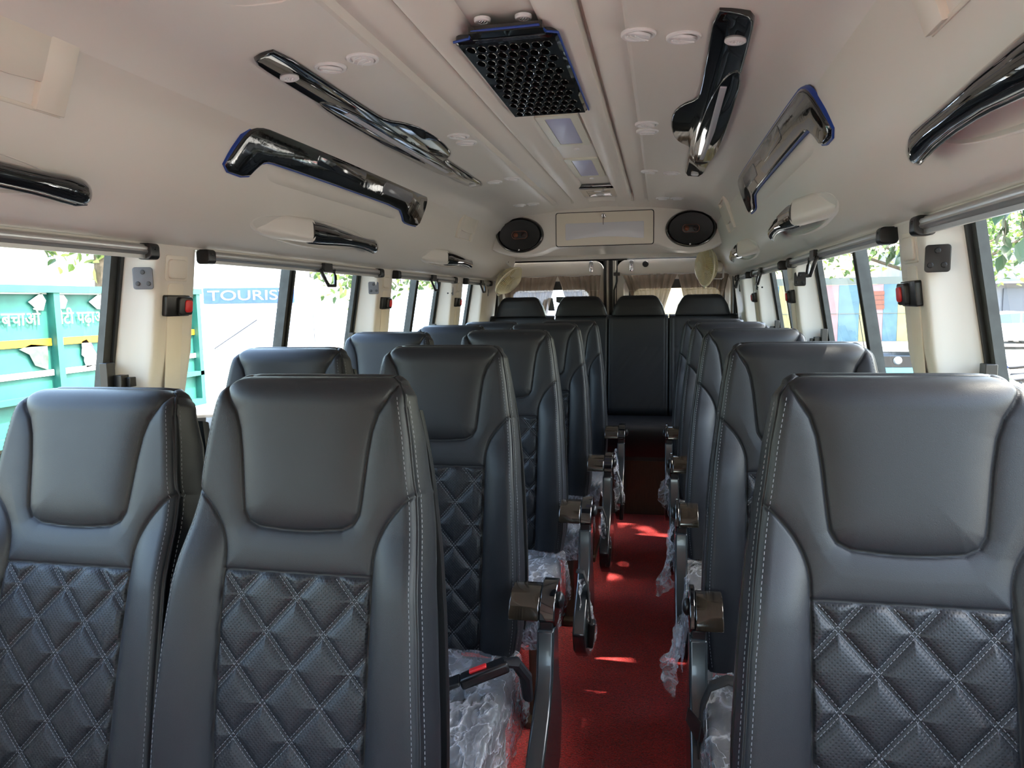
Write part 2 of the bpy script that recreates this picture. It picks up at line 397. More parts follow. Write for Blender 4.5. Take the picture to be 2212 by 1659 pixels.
# windows: y spans of the openings
WIN = [(-1.45,-0.45),(-0.15,1.480),(1.658,2.830),(3.032,3.930),(4.180,4.640)]
DIV = [None, 0.45, 2.265, 3.54, None]
def wall_x(z): return interp(z, [0.0,0.5,0.92,1.20,1.476,1.60], [0.955,0.955,0.906,0.834,0.800,0.786])
def build_wall(s):
    mb = MB()
    # upper moulded panel with its cove, swept the length of the bus
    up = [(s*0+CX*0+ (CX+s*0.620 if i < 0 else s*x), z) for i, (x, z) in enumerate(WALL_UP)]
    up = [(CX+s*0.620, 1.752)] + [(s*x, z) for x, z in WALL_UP]
    ysu = [Y0 + (5.12-Y0)*k/40 for k in range(41)]
    n = len(up)
    V = [(x, y, z) for y in ysu for (x, z) in up]
    F = [((j*n+i, j*n+i+1, (j+1)*n+i+1, (j+1)*n+i) if s < 0 else (j*n+i, (j+1)*n+i, (j+1)*n+i+1, j*n+i+1)) for j in range(len(ysu)-1) for i in range(n-1)]
    mb.add(V, F)
    # lower panel below the windows and sill
    zs = [0.0, 0.5, 0.88, 0.92]
    mb.add([(s*wall_x(z), y, z) for y in (Y0, 5.12) for z in zs] , [(j, j+1, 5+j-0, 4+j) for j in range(3)])
    mb.add([(s*wall_x(0.92), Y0, 0.92), (s*0.985, Y0, 0.92), (s*0.985, 5.12, 0.92), (s*wall_x(0.92), 5.12, 0.92)], [(0,1,2,3)])
    # pillars between the windows, stepped in plan: a recessed half and a raised half
    zz = [0.92, 1.02, 1.12, 1.22, 1.32, 1.42, 1.478]
    def pillar(pts):
        nn = len(pts)
        V = []
        for z in zz:
            wx = wall_x(z)
            for (y, dx) in pts: V.append((s*(wx+dx), y, z))
        F = [(j*nn+i, j*nn+i+1, (j+1)*nn+i+1, (j+1)*nn+i) for j in range(len(zz)-1) for i in range(nn-1)]
        mb.add(V, F)
    for k in range(4):
        ya, yb = WIN[k][1], WIN[k+1][0]
        pillar([(ya-0.004, 0.082), (ya, 0.060), (ya+0.006, 0.050), (ya+0.022, 0.018), (ya+0.026, 0.006), (ya+0.031, 0.001), (ya+0.040, -0.001), (ya+0.050, 0.0),
                (yb-0.020, 0.0), (yb-0.008, 0.001), (yb-0.002, 0.006), (yb, 0.014), (yb+0.002, 0.085)])
    pillar([(4.636, 0.082), (4.640, 0.060), (4.646, 0.050), (4.662, 0.018), (4.668, 0.004), (4.680, 0.0), (4.86, 0.0), (4.95, -0.004), (5.12, -0.01)])
    pillar([(Y0, 0.0), (-1.46, 0.0), (-1.45, 0.075)])
    # outer skin above and below so no light leaks in
    mb.add([(s*0.985, Y0, 0.0), (s*0.985, 5.12, 0.0), (s*0.985, 5.12, 0.915), (s*0.985, Y0, 0.915)], [(0,1,2,3)])
    mb.add([(s*0.870, Y0, 1.55), (s*0.870, 5.12, 1.55), (s*0.70, 5.12, 1.98), (s*0.70, Y0, 1.98)], [(0,1,2,3)])
    return struct(mb.build('wall_left' if s < 0 else 'wall_right', M_panel, autosmooth=50))
build_wall(-1); build_wall(1)
# roof skin
mb = MB(); mb.add([(-0.70,Y0,1.98),(0.70,Y0,1.98),(0.70,5.14,1.98),(-0.70,5.14,1.98)], [(0,1,2,3)])
struct(mb.build('trim_3', mat('white_roof_skin', srgb(235,235,235), 0.4)))
# floor carpet
def fl(u, v):
    return (-0.94+1.88*u, Y0+(5.12-Y0)*v, 0.0)
mb = MB(); mb.box((0, 1.71, -0.04), (1.88, 6.84, 0.08)); struct(mb.build('floor', M_carpet, smooth=False))
# front bulkhead with a windscreen opening
mb = MB()
mb.box((0, Y0-0.02, 0.50), (1.9, 0.04, 1.0)); mb.box((0, Y0-0.02, 1.76), (1.5, 0.04, 0.44))
for s in (-1, 1): mb.box((s*0.80, Y0-0.02, 1.35), (0.24, 0.04, 0.95))
struct(mb.build('wall_front', M_panel, smooth=False))

# windows: glass, black frames, sliding dividers
M_frame = mat('black_window_rubber', srgb(30, 32, 32), 0.5)
def build_window(s, k, num):
    ya, yb = WIN[k]; root = bpy.data.objects.new('window_%d' % num, None); COL.objects.link(root); root['kind'] = 'structure'
    def pt(y, z, off): return (s*(wall_x(z)+off), y, z)
    zt, zb = 1.552, 0.925
    # pane
    g = MB(); off = 0.078
    g.add([pt(ya, zb, off), pt(yb, zb, off), pt(yb, zt, off), pt(ya, zt, off)], [(0,1,2,3)]); g.build('pane', M_glass, root, smooth=False)
    # outer black rubber ring and inner grey ring, rounded corners, leaning with the wall
    def ring(w, r, o0, o1, m, inset, nm):
        q = MB(); N = 7
        outer = rrect(yb-ya-2*inset, zt-zb-2*inset, r, N, (ya+yb)/2, (zt+zb)/2)
        inner = rrect(yb-ya-2*inset-2*w, zt-zb-2*inset-2*w, max(0.012, r-w*0.3), N, (ya+yb)/2, (zt+zb)/2)
        n = len(outer)
        V = [pt(a, b, o0) for a, b in outer]+[pt(a, b, o0) for a, b in inner]+[pt(a, b, o1) for a, b in inner]+[pt(a, b, o1) for a, b in outer]
        F = []
        for j in range(4):
            for i in range(n):
                F.append((j*n+i, j*n+(i+1) % n, ((j+1) % 4)*n+(i+1) % n, ((j+1) % 4)*n+i))
        q.add(V, F); return q.build(nm, m, root)
    ring(0.013, 0.03, 0.056, 0.084, M_frame, -0.002, 'rubber_frame')
    ring(0.024, 0.05, 0.066, 0.084, M_greyseal, 0.010, 'glazing_border')
    if DIV[k]:
        q = MB(); yc = DIV[k]
        for (y0_, w, o0, m_) in ((yc, 0.046, 0.062, 0), (yc-0.018, 0.012, 0.054, 1), (yc+0.016, 0.012, 0.056, 1)):
            P = [pt(y0_-w/2, zb, o0), pt(y0_+w/2, zb, o0), pt(y0_+w/2, zt, o0), pt(y0_-w/2, zt, o0), pt(y0_-w/2, zb, 0.086), pt(y0_+w/2, zb, 0.086), pt(y0_+w/2, zt, 0.086), pt(y0_-w/2, zt, 0.086)]
            q.add(P, [(0,1,2,3),(4,7,6,5),(0,3,7,4),(1,5,6,2)], m_)
        q.build('sash_divider', [M_frame, M_greyseal], root, smooth=False)
    # latch at the lower rear corner
    if k in (1, 2, 3):
        q = MB(); y = yb-0.035; z0 = 1.165 if k == 1 else 1.175
        wx = wall_x(z0)
        q.box((s*(wx+0.060), y, z0), (0.020, 0.026, 0.085)); q.box((s*(wx+0.042), y+0.018, z0-0.006), (0.024, 0.026, 0.038)); q.box((s*(wx+0.028), y+0.030, z0-0.004), (0.018, 0.020, 0.022))
        q.cyl((s*(wx+0.042), y+0.018, z0-0.02), (s*(wx+0.042), y+0.018, z0-0.06), 0.003, 8)
        q.build('latch', M_blackp, root, bevel=0.003)
    return root
num = 1
for s in (-1, 1):
    for k in range(5): build_window(s, k, num); num += 1

# ------------------------------------------------------------------ roller blinds over the windows
def build_blind(s, ya, yb, pull, label, show_br=True):
    root = thing('roller_blind', label, 'window blind', (s*0.795, (ya+yb)/2, 1.455), 0, 'roller blinds above the side windows')
    L0 = yb-ya
    o = Vector(root.location)
    def P(x, y, z): return (x*s*-1, y-o.y, z)      # +x points to the aisle
    h = MB()
    prof = []
    for a in range(0, 361, 20): prof.append((0.0125*math.cos(math.radians(a))+0.004, 0.0125*math.sin(math.radians(a))+0.003))
    N = len(prof)
    ribs = [1.0 if i % 3 else 0.86 for i in range(N)]
    V = [((-s)*(x*ribs[i]), y, z*ribs[i]) for y in (ya+0.02-o.y, yb-0.02-o.y) for i, (x, z) in enumerate(prof)]
    h.add(V, [(i, i+1, N+i+1, N+i) for i in range(N-1)])
    h.box(((-s)*0.004, 0, -0.012), (0.007, L0-0.05, 0.008))
    h.build('housing_rail', M_alu, root, autosmooth=50)
    for y in (ya+0.012, yb-0.012):
        c = MB(); c.prism(rrect(0.038, 0.036, 0.010, 4), -0.014, 0.014, frame(((-s)*0.004, y-o.y, 0.0), (1,0,0), (0,0,1), (0,-1,0)), bev=0.003)
        c.sphere(((-s)*0.022, y-o.y, 0.006), 0.0035, 6)
        c.build('end_cap', M_blackp, root)
    if show_br:
        b = MB(); yb_ = yb+0.015 if yb < 4 else yb+0.02
        M = frame((s*0.030, yb+0.010-o.y, -0.058), (s*0.88,-0.47,0), (0,0,1), (-s*0.47,-0.88,0))
        b.prism(rrect(0.042, 0.050, 0.006, 4), 0, 0.004, M, 0, 0.001)
        for (u, v) in ((0, 0.014), (-0.011, -0.012), (0.011, -0.012)): b.lathe([(0.0, 0.0065), (0.004, 0.006), (0.0055, 0.004)], M @ Matrix.Translation((u, v, 0)), 10, 1)
        b.build('fixing_bracket', [M_blackp if s > 0 else mat('grey_bracket', srgb(104,106,112), 0.4), M_black if s > 0 else mat('dull_screw', srgb(70,72,76), 0.4)], root)
    if pull is not None:
        t = MB(); y = pull-o.y; x0 = (-s)*0.020
        t.box((x0, y, 0.0), (0.012, 0.060, 0.030))
        w0, w1, zt_, zb_ = 0.050, 0.028, -0.010, -0.060
        pts = [(x0, y-w0, zt_), (x0, y+w0, zt_), (x0+(-s)*0.004, y+w0*1.0, zt_-0.018), (x0+(-s)*0.010, y+w1+0.006, zb_), (x0+(-s)*0.010, y-w1+0.010, zb_), (x0+(-s)*0.004, y-w0*0.9, zt_-0.014)]
        t.tube(pts, 0.0062, 8, closed=True)
        t.build('pull_handle', M_blackp, root, bevel=0.002)
    return root
build_blind(-1, 0.02, 1.475, None, 'long ribbed aluminium blind rail above the window with the green truck')
build_blind(-1, 1.665, 2.845, 2.33, 'aluminium blind rail with pull loop above the second window on the truck side')
build_blind(-1, 3.02, 3.95, 3.52, 'aluminium blind rail with pull loop above the third window on the truck side')
build_blind(-1, 4.17, 4.80, 4.52, 'short blind rail with pull loop beside the rear left fan')
build_blind(1, 0.02, 1.475, None, 'long aluminium blind rail above the window facing the parked motorbikes')
build_blind(1, 1.665, 2.845, 2.36, 'aluminium blind rail with pull loop above the window facing the striped fence')
build_blind(1, 3.02, 3.95, 3.58, 'aluminium blind rail with pull loop above the window facing the yellow vehicle')
build_blind(1, 4.17, 4.80, 4.60, 'short blind rail with pull loop beside the rear right fan')

# ------------------------------------------------------------------ call switches and blanking covers on the pillars
def build_switch(s, y, z, label):
    root = thing('call_switch', label, 'switch', (s*(wall_x(z)), y, z), 0, 'red call switches on the window pillars')
    M = frame((0,0,0), (0,1,0), Vector((-s*0.115,0,0.993)), Vector((-s*0.993,0,-0.115)))
    b = MB(); b.prism(rrect(0.088, 0.050, 0.005, 3), -0.002, 0.012, M, 0, 0.002)
    b.prism(rrect(0.05, 0.044, 0.008, 4, 0.020, 0), 0.010, 0.020, M, 0, 0.003)
    b.build('switch_body', M_blackp, root)
    r = MB(); r.prism(rrect(0.026, 0.030, 0.007, 4, -0.022 if False else 0.026, 0), 0.018, 0.0235, M, 0, 0.002); r.build('red_button', M_red, root)
    return root
def build_cover(s, y, z, label):
    root = thing('pillar_blanking_cover', label, 'panel cover', (s*wall_x(z), y, z), 0, 'cream covers at the top of the pillars')
    M = frame((0,0,0), (0,1,0), Vector((-s*0.115,0,0.993)), Vector((-s*0.993,0,-0.115)))
    b = MB(); b.prism(rrect(0.082, 0.060, 0.006, 3), -0.004, 0.002, M, 0, 0.001)
    b.prism(rrect(0.068, 0.046, 0.012, 4, 0, -0.002), 0.001, 0.007, M, 0, 0.003)
    b.build('cover_plate', M_cream, root)
    g = MB(); g.prism(rrect(0.056, 0.26, 0.008, 4, 0, 0), -0.001, 0.0012, M @ Matrix.Translation((0, -0.166, 0.0)), 0, 0.0008); g.build('belt_channel', M_cream, root)
    return root
for s, side in ((-1, 'truck side'), (1, 'fence side')):
    for j, (y, w) in enumerate(((1.578,'nearest'), (2.945,'second'), (4.065,'farthest'))):
        build_switch(s, y, 1.335, 'black switch with red button on the %s pillar of the %s' % (w, side))
    for j, (y, w) in enumerate(((1.580,'nearest'), (2.948,'second'), (4.075,'farthest'))):
        build_cover(s, y, 1.423, 'cream square cover at the top of the %s pillar, %s' % (w, side))

# ------------------------------------------------------------------ rear header, soffit, rear doors
mb = MB()
top = [(-0.70,1.735),(-0.672,1.80),(-0.645,1.832),(-0.60,1.846),(-0.45,1.856),(-0.30,1.868),(-0.15,1.877),(0,1.880),(0.15,1.877),(0.30,1.868),(0.45,1.856),(0.60,1.842),(0.645,1.826),(0.675,1.79),(0.70,1.73)]
bot = [(0.70,1.64),(0.66,1.640),(0.62,1.622),(0.56,1.606),(0.49,1.600),(0.42,1.606),(0.36,1.622),(0.31,1.643),(0.27,1.650),(-0.27,1.650),(-0.31,1.643),(-0.36,1.622),(-0.42,1.606),(-0.49,1.600),(-0.56,1.606),(-0.62,1.622),(-0.66,1.640),(-0.70,1.64)]
mb.prism(top+bot, 0, 0.19, frame((0, 4.52, 0), (1,0,0), (0,0,1), (0,-1,0)), 0, 0.014, 4)
# soffit running back to the door header, filling above the doors
mb.add([(-0.86,4.50,1.662),(0.86,4.50,1.662),(0.86,5.06,1.640),(-0.86,5.06,1.640)], [(0,1,2,3)])
def hdr(u, v):
    a = v*math.pi/2; return (-0.86+1.72*u, 5.06-0.02*math.sin(a)+0.03*(1-math.cos(a)), 1.640-0.03*math.sin(a)-0.0*v)
mb.grid(hdr, 4, 6)
mb.add([(-0.86,5.08,1.612),(0.86,5.08,1.612),(0.86,5.10,2.0),(-0.86,5.10,2.0)], [(0,1,2,3)])
struct(mb.build('trim_4', M_ceil, autosmooth=40))

M_door = M_panel
YD = 5.10
def build_door(num, xa, xb, wx0, wx1):
    root = bpy.data.objects.new('door_%d' % num, None); COL.objects.link(root); root['kind'] = 'structure'
    zb, zt = 0.02, 1.604; r = 0.06
    # panel with a rounded window opening: ring between outer outline and window outline
    q = MB(); N = 6
    outer = rrect(xb-xa, zt-zb, 0.07, N, (xa+xb)/2, (zt+zb)/2)
    wb, wt = 1.02, 1.468
    def rg(o, i, y0_, y1_):
        n = len(o); V = [(a, y0_, b) for a, b in o]+[(a, y1_, b) for a, b in i]
        q.add(V, [(k, (k+1) % n, n+(k+1) % n, n+k) for k in range(n)])
    rec = rrect(wx1-wx0+0.07, wt-wb+0.07, 0.075, N, (wx0+wx1)/2, (wt+wb)/2)
    rec2 = rrect(wx1-wx0+0.05, wt-wb+0.05, 0.068, N, (wx0+wx1)/2, (wt+wb)/2)
    win = rrect(wx1-wx0, wt-wb, 0.055, N, (wx0+wx1)/2, (wt+wb)/2)
    rg(outer, rec, YD, YD); rg(rec, rec2, YD, YD+0.012); rg(rec2, win, YD+0.012, YD+0.030)
    q.add([(a, YD, b) for a, b in outer]+[(a, YD+0.06, b) for a, b in outer], [(k, (k+1) % len(outer), len(outer)+(k+1) % len(outer), len(outer)+k) for k in range(len(outer))])
    q.build('door_panel', M_door, root, autosmooth=40)
    g = MB(); g.add([(a, YD+0.05, b) for a, b in rrect(wx1-wx0+0.02, wt-wb+0.02, 0.05, N, (wx0+wx1)/2, (wt+wb)/2)], [tuple(range(4*(N+1)))]); g.build('pane', M_glass, root, smooth=False)
    # black printed band round the glass
    b = MB(); o = rrect(wx1-wx0+0.02, wt-wb+0.02, 0.05, N, (wx0+wx1)/2, (wt+wb)/2); i = rrect(wx1-wx0-0.06, wt-wb-0.085, 0.05, N, (wx0+wx1)/2, (wt+wb)/2-0.018); n = len(o)
    b.add([(a, YD+0.046, c) for a, c in o]+[(a, YD+0.046, c) for a, c in i], [(k, (k+1) % n, n+(k+1) % n, n+k) for k in range(n)]); b.build('glass_border', M_blackp, root, smooth=False)
    return root
d1 = build_door(1, -0.815, -0.060, -0.735, -0.135)
d2 = build_door(2, 0.030, 0.815, 0.110, 0.745)
M_let = mat('dark_grey_vinyl', srgb(70,84,88), 0.6)
q = MB(); T = frame((0, 5.144, 0), (1,0,0), (0,0,1), (0,-1,0))
q.prism([(-0.515,1.265),(-0.470,1.265),(-0.452,1.345),(-0.480,1.345)], 0, 0.0015, T); q.prism([(-0.450,1.265),(-0.405,1.265),(-0.420,1.355),(-0.455,1.355)], 0, 0.0015, T)
q.prism([(-0.395,1.325),(-0.365,1.315),(-0.330,1.335),(-0.320,1.360),(-0.395,1.362)], 0, 0.0015, T)
q.build('window_lettering', M_let, d1, smooth=False)
# weather seals round and between the doors, light-blocking strips added behind
mb = MB()
mb.box((-0.052, YD-0.004, 0.8), (0.014, 0.03, 1.62)); mb.box((-0.010, YD+0.004, 0.8), (0.022, 0.03, 1.62))
mb.tube([(0.030, YD-0.012, 1.60), (0.030, YD-0.012, 1.46), (0.026, YD-0.012, 1.44), (0.012, YD-0.012, 1.40), (0.010, YD-0.012, 1.0)], 0.006, 8)
mb.tube([(-0.80, YD-0.02, 1.606), (-0.30, YD-0.02, 1.606), (0.10, YD-0.02, 1.606)], 0.006, 8)
for s in (-1, 1):
    mb.tube([(s*0.70, YD-0.03, 1.625), (s*0.745, YD-0.03, 1.615), (s*0.785, YD-0.03, 1.57), (s*0.802, YD-0.03, 1.50), (s*0.806, YD-0.03, 1.30), (s*0.806, YD-0.03, 0.9)], 0.017, 10)
mb.box((-0.012, 5.175, 0.8), (0.20, 0.02, 1.7)); mb.box((0, 5.175, 1.63), (1.8, 0.02, 0.20)); mb.box((0, 5.175, 0.48), (1.8, 0.02, 0.98))  # black backing strips added to shut out light leaking round the doors
for s in (-1, 1): mb.box((s*0.86, 5.175, 1.0), (0.14, 0.02, 1.9))
struct(mb.build('trim_5', M_black))
mb = MB(); mb.box((-0.032, YD-0.008, 0.8), (0.012, 0.03, 1.62)); struct(mb.build('trim_6', mat('grey_metal_strip', srgb(150,146,138), 0.35, metal=0.5)))
mb = MB(); mb.box((0.013, YD+0.006, 0.8), (0.020, 0.03, 1.60)); mb.box((-0.022, YD+0.016, 0.8), (0.010, 0.03, 1.60)); struct(mb.build('trim_7', M_panel))
# hinge plates, grommet, catch on the doors
for (x, d, lab) in ((-0.145, d1, 0), (0.128, d2, 0)):
    q = MB(); M = frame((x, YD-0.002, 1.562), (1,0,0), (0,0,1), (0,-1,0))
    q.prism(rrect(0.028, 0.075, 0.013, 5), 0, 0.004, M, 0, 0.001)
    for v in (-0.018, 0.012): q.lathe([(0.0,0.008),(0.004,0.008),(0.008,0.006),(0.009,0.004)], M @ Matrix.Translation((0, v, 0)), 12)
    q.build('hinge_plate', M_chrome, d)
q = MB(); q.lathe([(0.0,0.006),(0.018,0.005),(0.021,0.0)], frame((0.222, YD-0.001, 1.572), (1,0,0), (0,0,1), (0,-1,0)), 20); q.build('round_plug', M_black, d2)
q = MB(); q.box((0.030, YD-0.022, 1.508), (0.042, 0.014, 0.022)); q.box((0.030, YD-0.022, 1.508), (0.014, 0.022, 0.03)); q.build('door_catch', M_blackp, d2, bevel=0.002)

# ------------------------------------------------------------------ storage locker between the speakers
lk = thing('storage_locker', 'beige overhead locker door with a white insert between the two speakers', 'locker', (0.003, 4.330, 1.744))
M = frame((0,0,0), (1,0,0), (0,0,1), (0,-1,0))
q = MB(); q.prism(rrect(0.565, 0.196, 0.014, 4), -0.004, 0.001, M); q.build('dark_gap', M_black, lk)
q = MB(); q.prism(rrect(0.556, 0.188, 0.012, 4), -0.002, 0.007, M, 0, 0.004); q.build('locker_door', M_cream, lk)
ins = [(-0.218,0.034),(0.222,0.034),(0.226,0.030),(0.226,-0.058),(0.222,-0.062)]+[(0.215-0.43*k/12, -0.062+0.016*math.sin(math.pi*k/12)) for k in range(1,12)]+[(-0.218,-0.062),(-0.224,-0.056),(-0.224,0.028)]
q = MB(); q.prism(ins, 0.006, 0.010, M, 0, 0.001); q.build('white_insert', mat('satin_white_film', srgb(214,216,224), 0.25), lk)
q = MB(); q.lathe([(0,0.020),(0.008,0.020),(0.010,0.017),(0.011,0.008),(0.014,0.007)], M @ Matrix.Translation((-0.004,0.072,0)), 16); q.build('lock_barrel', M_chrome, lk)
q = MB(); q.box((-0.004,-0.028,0.072-0.026), (0.003,0.003,0.052)); q.box((-0.004,-0.026,0.072), (0.006,0.012,0.012)); q.build('key', mat('dark_key', srgb(60,58,56), 0.3, metal=0.8), lk)

# ------------------------------------------------------------------ oval speakers
def build_speaker(x, z, label):
    r = thing('oval_speaker', label, 'speaker', (x, 4.330, z), 0, 'oval speakers on the rear header')
    M = frame((0,0,0), (1,0,0), (0,0,1), (0,-1,0))
    A, B = 0.137, 0.100
    def ringf(prof, n=48):
        q = MB()
        q.grid(lambda u, v: M @ Vector(((A*prof(v)[0])*math.cos(2*math.pi*u), (B*prof(v)[0])*math.sin(2*math.pi*u), prof(v)[1])), n, 10, closed_u=True); return q
    rim = lambda v: (1.04-0.17*v, 0.018*math.sin(math.pi*min(1, v*1.1))+0.002)
    ringf(rim).build('surround', M_gloss2, r)
    cone = lambda v: (0.88-0.88*v, 0.014-0.011*math.sin(v*1.5))
    ringf(cone).build('cone', mat('black_paper_cone', srgb(16,17,20), 0.45), r)
    q = MB(); q.prism(rrect(0.094, 0.046, 0.020, 6), -0.004, 0.016, M, 0, 0.003); q.build('tweeter_plate', M_blackp, r)
    q = MB(); q.tube([M @ Vector((a, b, 0.016)) for a, b in rrect(0.092, 0.044, 0.020, 6)], 0.0013, 8, closed=True); q.build('copper_ring', mat('copper_trim', srgb(170,110,90), 0.3, metal=0.9), r)
    for dx, c in ((-0.024, srgb(120,70,50)), (0.024, srgb(60,50,50))):
        q = MB(); q.lathe([(0,0.026),(0.006,0.025),(0.012,0.020),(0.015,0.016)], M @ Matrix.Translation((dx,0,0)), 16); q.build('tweeter', mat('tweeter_%d' % int(c[0]*1000), c, 0.3, metal=0.4), r)
    q = MB(); q.lathe([(0,0.021),(0.005,0.020),(0.006,0.016)], M @ Matrix.Translation((-0.004,-B*0.87,0)), 12); q.build('badge', M_chrome, r)
    return r
build_speaker(-0.492, 1.722, 'oval black speaker at the end of the header nearer the truck')
build_speaker(0.490, 1.727, 'oval black speaker at the end of the header above the upright fan')
# ------------------------------------------------------------------ perforated roof grille
def build_grille():
    r = thing('roof_grille', 'black roof grille punched with rows of oval holes, blue film on its edge', 'grille', (0.015, 1.84, 1.872))
    x0, x1, y0, y1, z = -0.107, 0.107, -0.310, 0.312, -0.012
    px, py, nr = 0.0232, 0.0455, 13
    q = MB(); ys0 = y0+0.028
    N = 20
    def cell(cx, cyy, w, h, hole=True):
        P = []
        for k in range(N):
            a = 2*math.pi*k/N+math.pi/N; c, s_ = math.cos(a), math.sin(a); t = 1/max(abs(c)/(w/2), abs(s_)/(h/2)); P.append((cx+c*t, cyy+s_*t, z))
        # exact corners
        Q = [(cx+0.0088*math.cos(2*math.pi*k/N+math.pi/N), cyy+0.0185*math.sin(2*math.pi*k/N+math.pi/N), z) for k in range(N)]
        U = [(a, b, z+0.014) for a, b, _ in Q]
        q.add(P+Q+U, [(k, N+k, N+(k+1) % N, (k+1) % N) for k in range(N)]+[(N+k, 2*N+k, 2*N+(k+1) % N, N+(k+1) % N) for k in range(N)])
        q.add([(a, b, z-0.0004) for a, b, _ in P], [])
        for sx in (-1, 1):
            for sy in (-1, 1):
                cor = (cx+sx*w/2, cyy+sy*h/2, z)
                near = sorted(P, key=lambda p: (p[0]-cor[0])**2+(p[1]-cor[1])**2)[:2]
                q.add([cor, near[0], near[1]], [(0,1,2)])
    rims = MB()
    for j in range(nr):
        yc = ys0+0.012+j*py; off = 0 if j % 2 == 0 else px/2
        nh = 8 if j % 2 == 0 else 7
        xs = [(-3.5+i)*px for i in range(8)] if j % 2 == 0 else [(-3+i)*px for i in range(7)]
        for xc in xs:
            cell(xc, yc, px, py)
            rims.tube([(xc+0.0092*math.cos(a), yc+0.0190*math.sin(a), z-0.0006) for a in [2*math.pi*k/20 for k in range(20)]], 0.0009, 5, closed=True)
        xl, xr = xs[0]-px/2, xs[-1]+px/2
        q.add([(x0+0.006, yc-py/2, z), (xl, yc-py/2, z), (xl, yc+py/2, z), (x0+0.006, yc+py/2, z)], [(0,1,2,3)])
        q.add([(xr, yc-py/2, z), (x1-0.006, yc-py/2, z), (x1-0.006, yc+py/2, z), (xr, yc+py/2, z)], [(0,1,2,3)])
    ya, yb = ys0+0.012-py/2, ys0+0.012+(nr-0.5)*py
    q.add([(x0+0.006, y0+0.006, z), (x1-0.006, y0+0.006, z), (x1-0.006, ya, z), (x0+0.006, ya, z)], [(0,1,2,3)])
    q.add([(x0+0.006, yb, z), (x1-0.006, yb, z), (x1-0.006, y1-0.004, z), (x0+0.006, y1-0.004, z)], [(0,1,2,3)])
    # rolled edges up to the duct
    o = rrect(x1-x0-0.012, y1-y0-0.010, 0.010, 4, 0, 0.001); o2 = rrect(x1-x0, y1-y0, 0.014, 4, 0, 0.001); n = len(o)
    q.add([(a, b, z) for a, b in o]+[(a, b, z+0.004) for a, b in o2]+[(a, b, z+0.018) for a, b in o2], [(k, (k+1) % n, n+(k+1) % n, n+k) for k in range(n)]+[(n+k, n+(k+1) % n, 2*n+(k+1) % n, 2*n+k) for k in range(n)])
    q.box((0.008, y0-0.018, z+0.012), (0.150, 0.040, 0.014))
    q.build('grille_plate', M_gloss2, r, autosmooth=30)
    rims.build('hole_rims', M_gloss2, r)
    q = MB(); q.box((0, 0, z+0.016), (x1-x0-0.01, y1-y0-0.01, 0.003)); q.build('dark_backing', mat('matt_black', (0.002,0.002,0.002,1), 0.9), r, smooth=False)
    q = MB()
    q.tube([(x0-0.003, y0+0.004, z+0.006), (-0.074, y0-0.004, z+0.008), (-0.062, y0-0.036, z+0.010), (0.076, y0-0.040, z+0.010), (0.086, y0-0.008, z+0.008), (x1+0.002, y0-0.002, z+0.006), (x1+0.003, y1, z+0.008)], 0.0026, 6)
    q.build('film_edge', M_blue, r)
    return r
build_grille()

# ------------------------------------------------------------------ flat panels in the centre duct
def build_panel_lamp(y, ly, label):
    r = thing('ceiling_panel_lamp', label, 'ceiling light', (0.007, y, 1.900), 0, 'pale panel lamps in the centre duct')
    q = MB(); o = rrect(0.136, ly+0.03, 0.004, 2); i = rrect(0.082, ly-0.03, 0.010, 2); n = len(o)
    q.add([(a, b, -0.003) for a, b in o]+[(a, b, -0.003) for a, b in i]+[(a, b, 0.004) for a, b in i]+[(a, b, 0.003) for a, b in o],
          [(k, (k+1) % n, n+(k+1) % n, n+k) for k in range(n)]+[(n+k, n+(k+1) % n, 2*n+(k+1) % n, 2*n+k) for k in range(n)]+[(k, 3*n+k, 3*n+(k+1) % n, (k+1) % n) for k in range(n)])
    q.build('lamp_frame', mat('greenish_cream_plastic', srgb(216,215,202), 0.4), r, smooth=False)
    q = MB(); q.prism(rrect(0.081, ly-0.032, 0.010, 4), 0.006, -0.002, None, 0, 0.002); q.build('diffuser', M_led, r)
    return r
build_panel_lamp(1.16, 0.42, 'pale panel lamp cut by the top of the picture, in front of the grille')
build_panel_lamp(2.545, 0.415, 'pale blue panel lamp directly behind the black roof grille')
build_panel_lamp(3.250, 0.415, 'pale blue panel lamp between the round buttons, nearer the rear chrome lamp')

def build_spot(x, y, z, rad, label, group='round white spot lamps', nm='round_spot_lamp', n=None):
    r = thing(nm, label, 'ceiling light', (x, y, z), 0, group)
    q = MB(); q.lathe([(rad*1.0, 0.003), (rad*1.0, -0.002), (rad*0.86, -0.0045), (rad*0.62, -0.0045), (rad*0.56, -0.002), (0, -0.002)], None, 24); q.build('bezel', M_white, r)
    q = MB()
    if rad > 0.012:
        for k in range(7):
            a = 2*math.pi*k/6; d = 0 if k == 6 else rad*0.34
            q.sphere((d*math.cos(a), d*math.sin(a), -0.002), rad*0.15, 5)
        q.build('led_cluster', M_chrome, r)
    return r
build_spot(-0.025, 1.503, 1.893, 0.0170, 'round white spot lamp left of the flap of the roof grille')
build_spot(0.058, 1.506, 1.893, 0.0170, 'round white spot lamp right of the flap of the roof grille')
build_spot(0.012, 2.850, 1.903, 0.012, 'small white button lamp between the two pale panel lamps')
build_spot(0.006, 3.535, 1.903, 0.010, 'tiny white button lamp between panel lamp and chrome lamp')

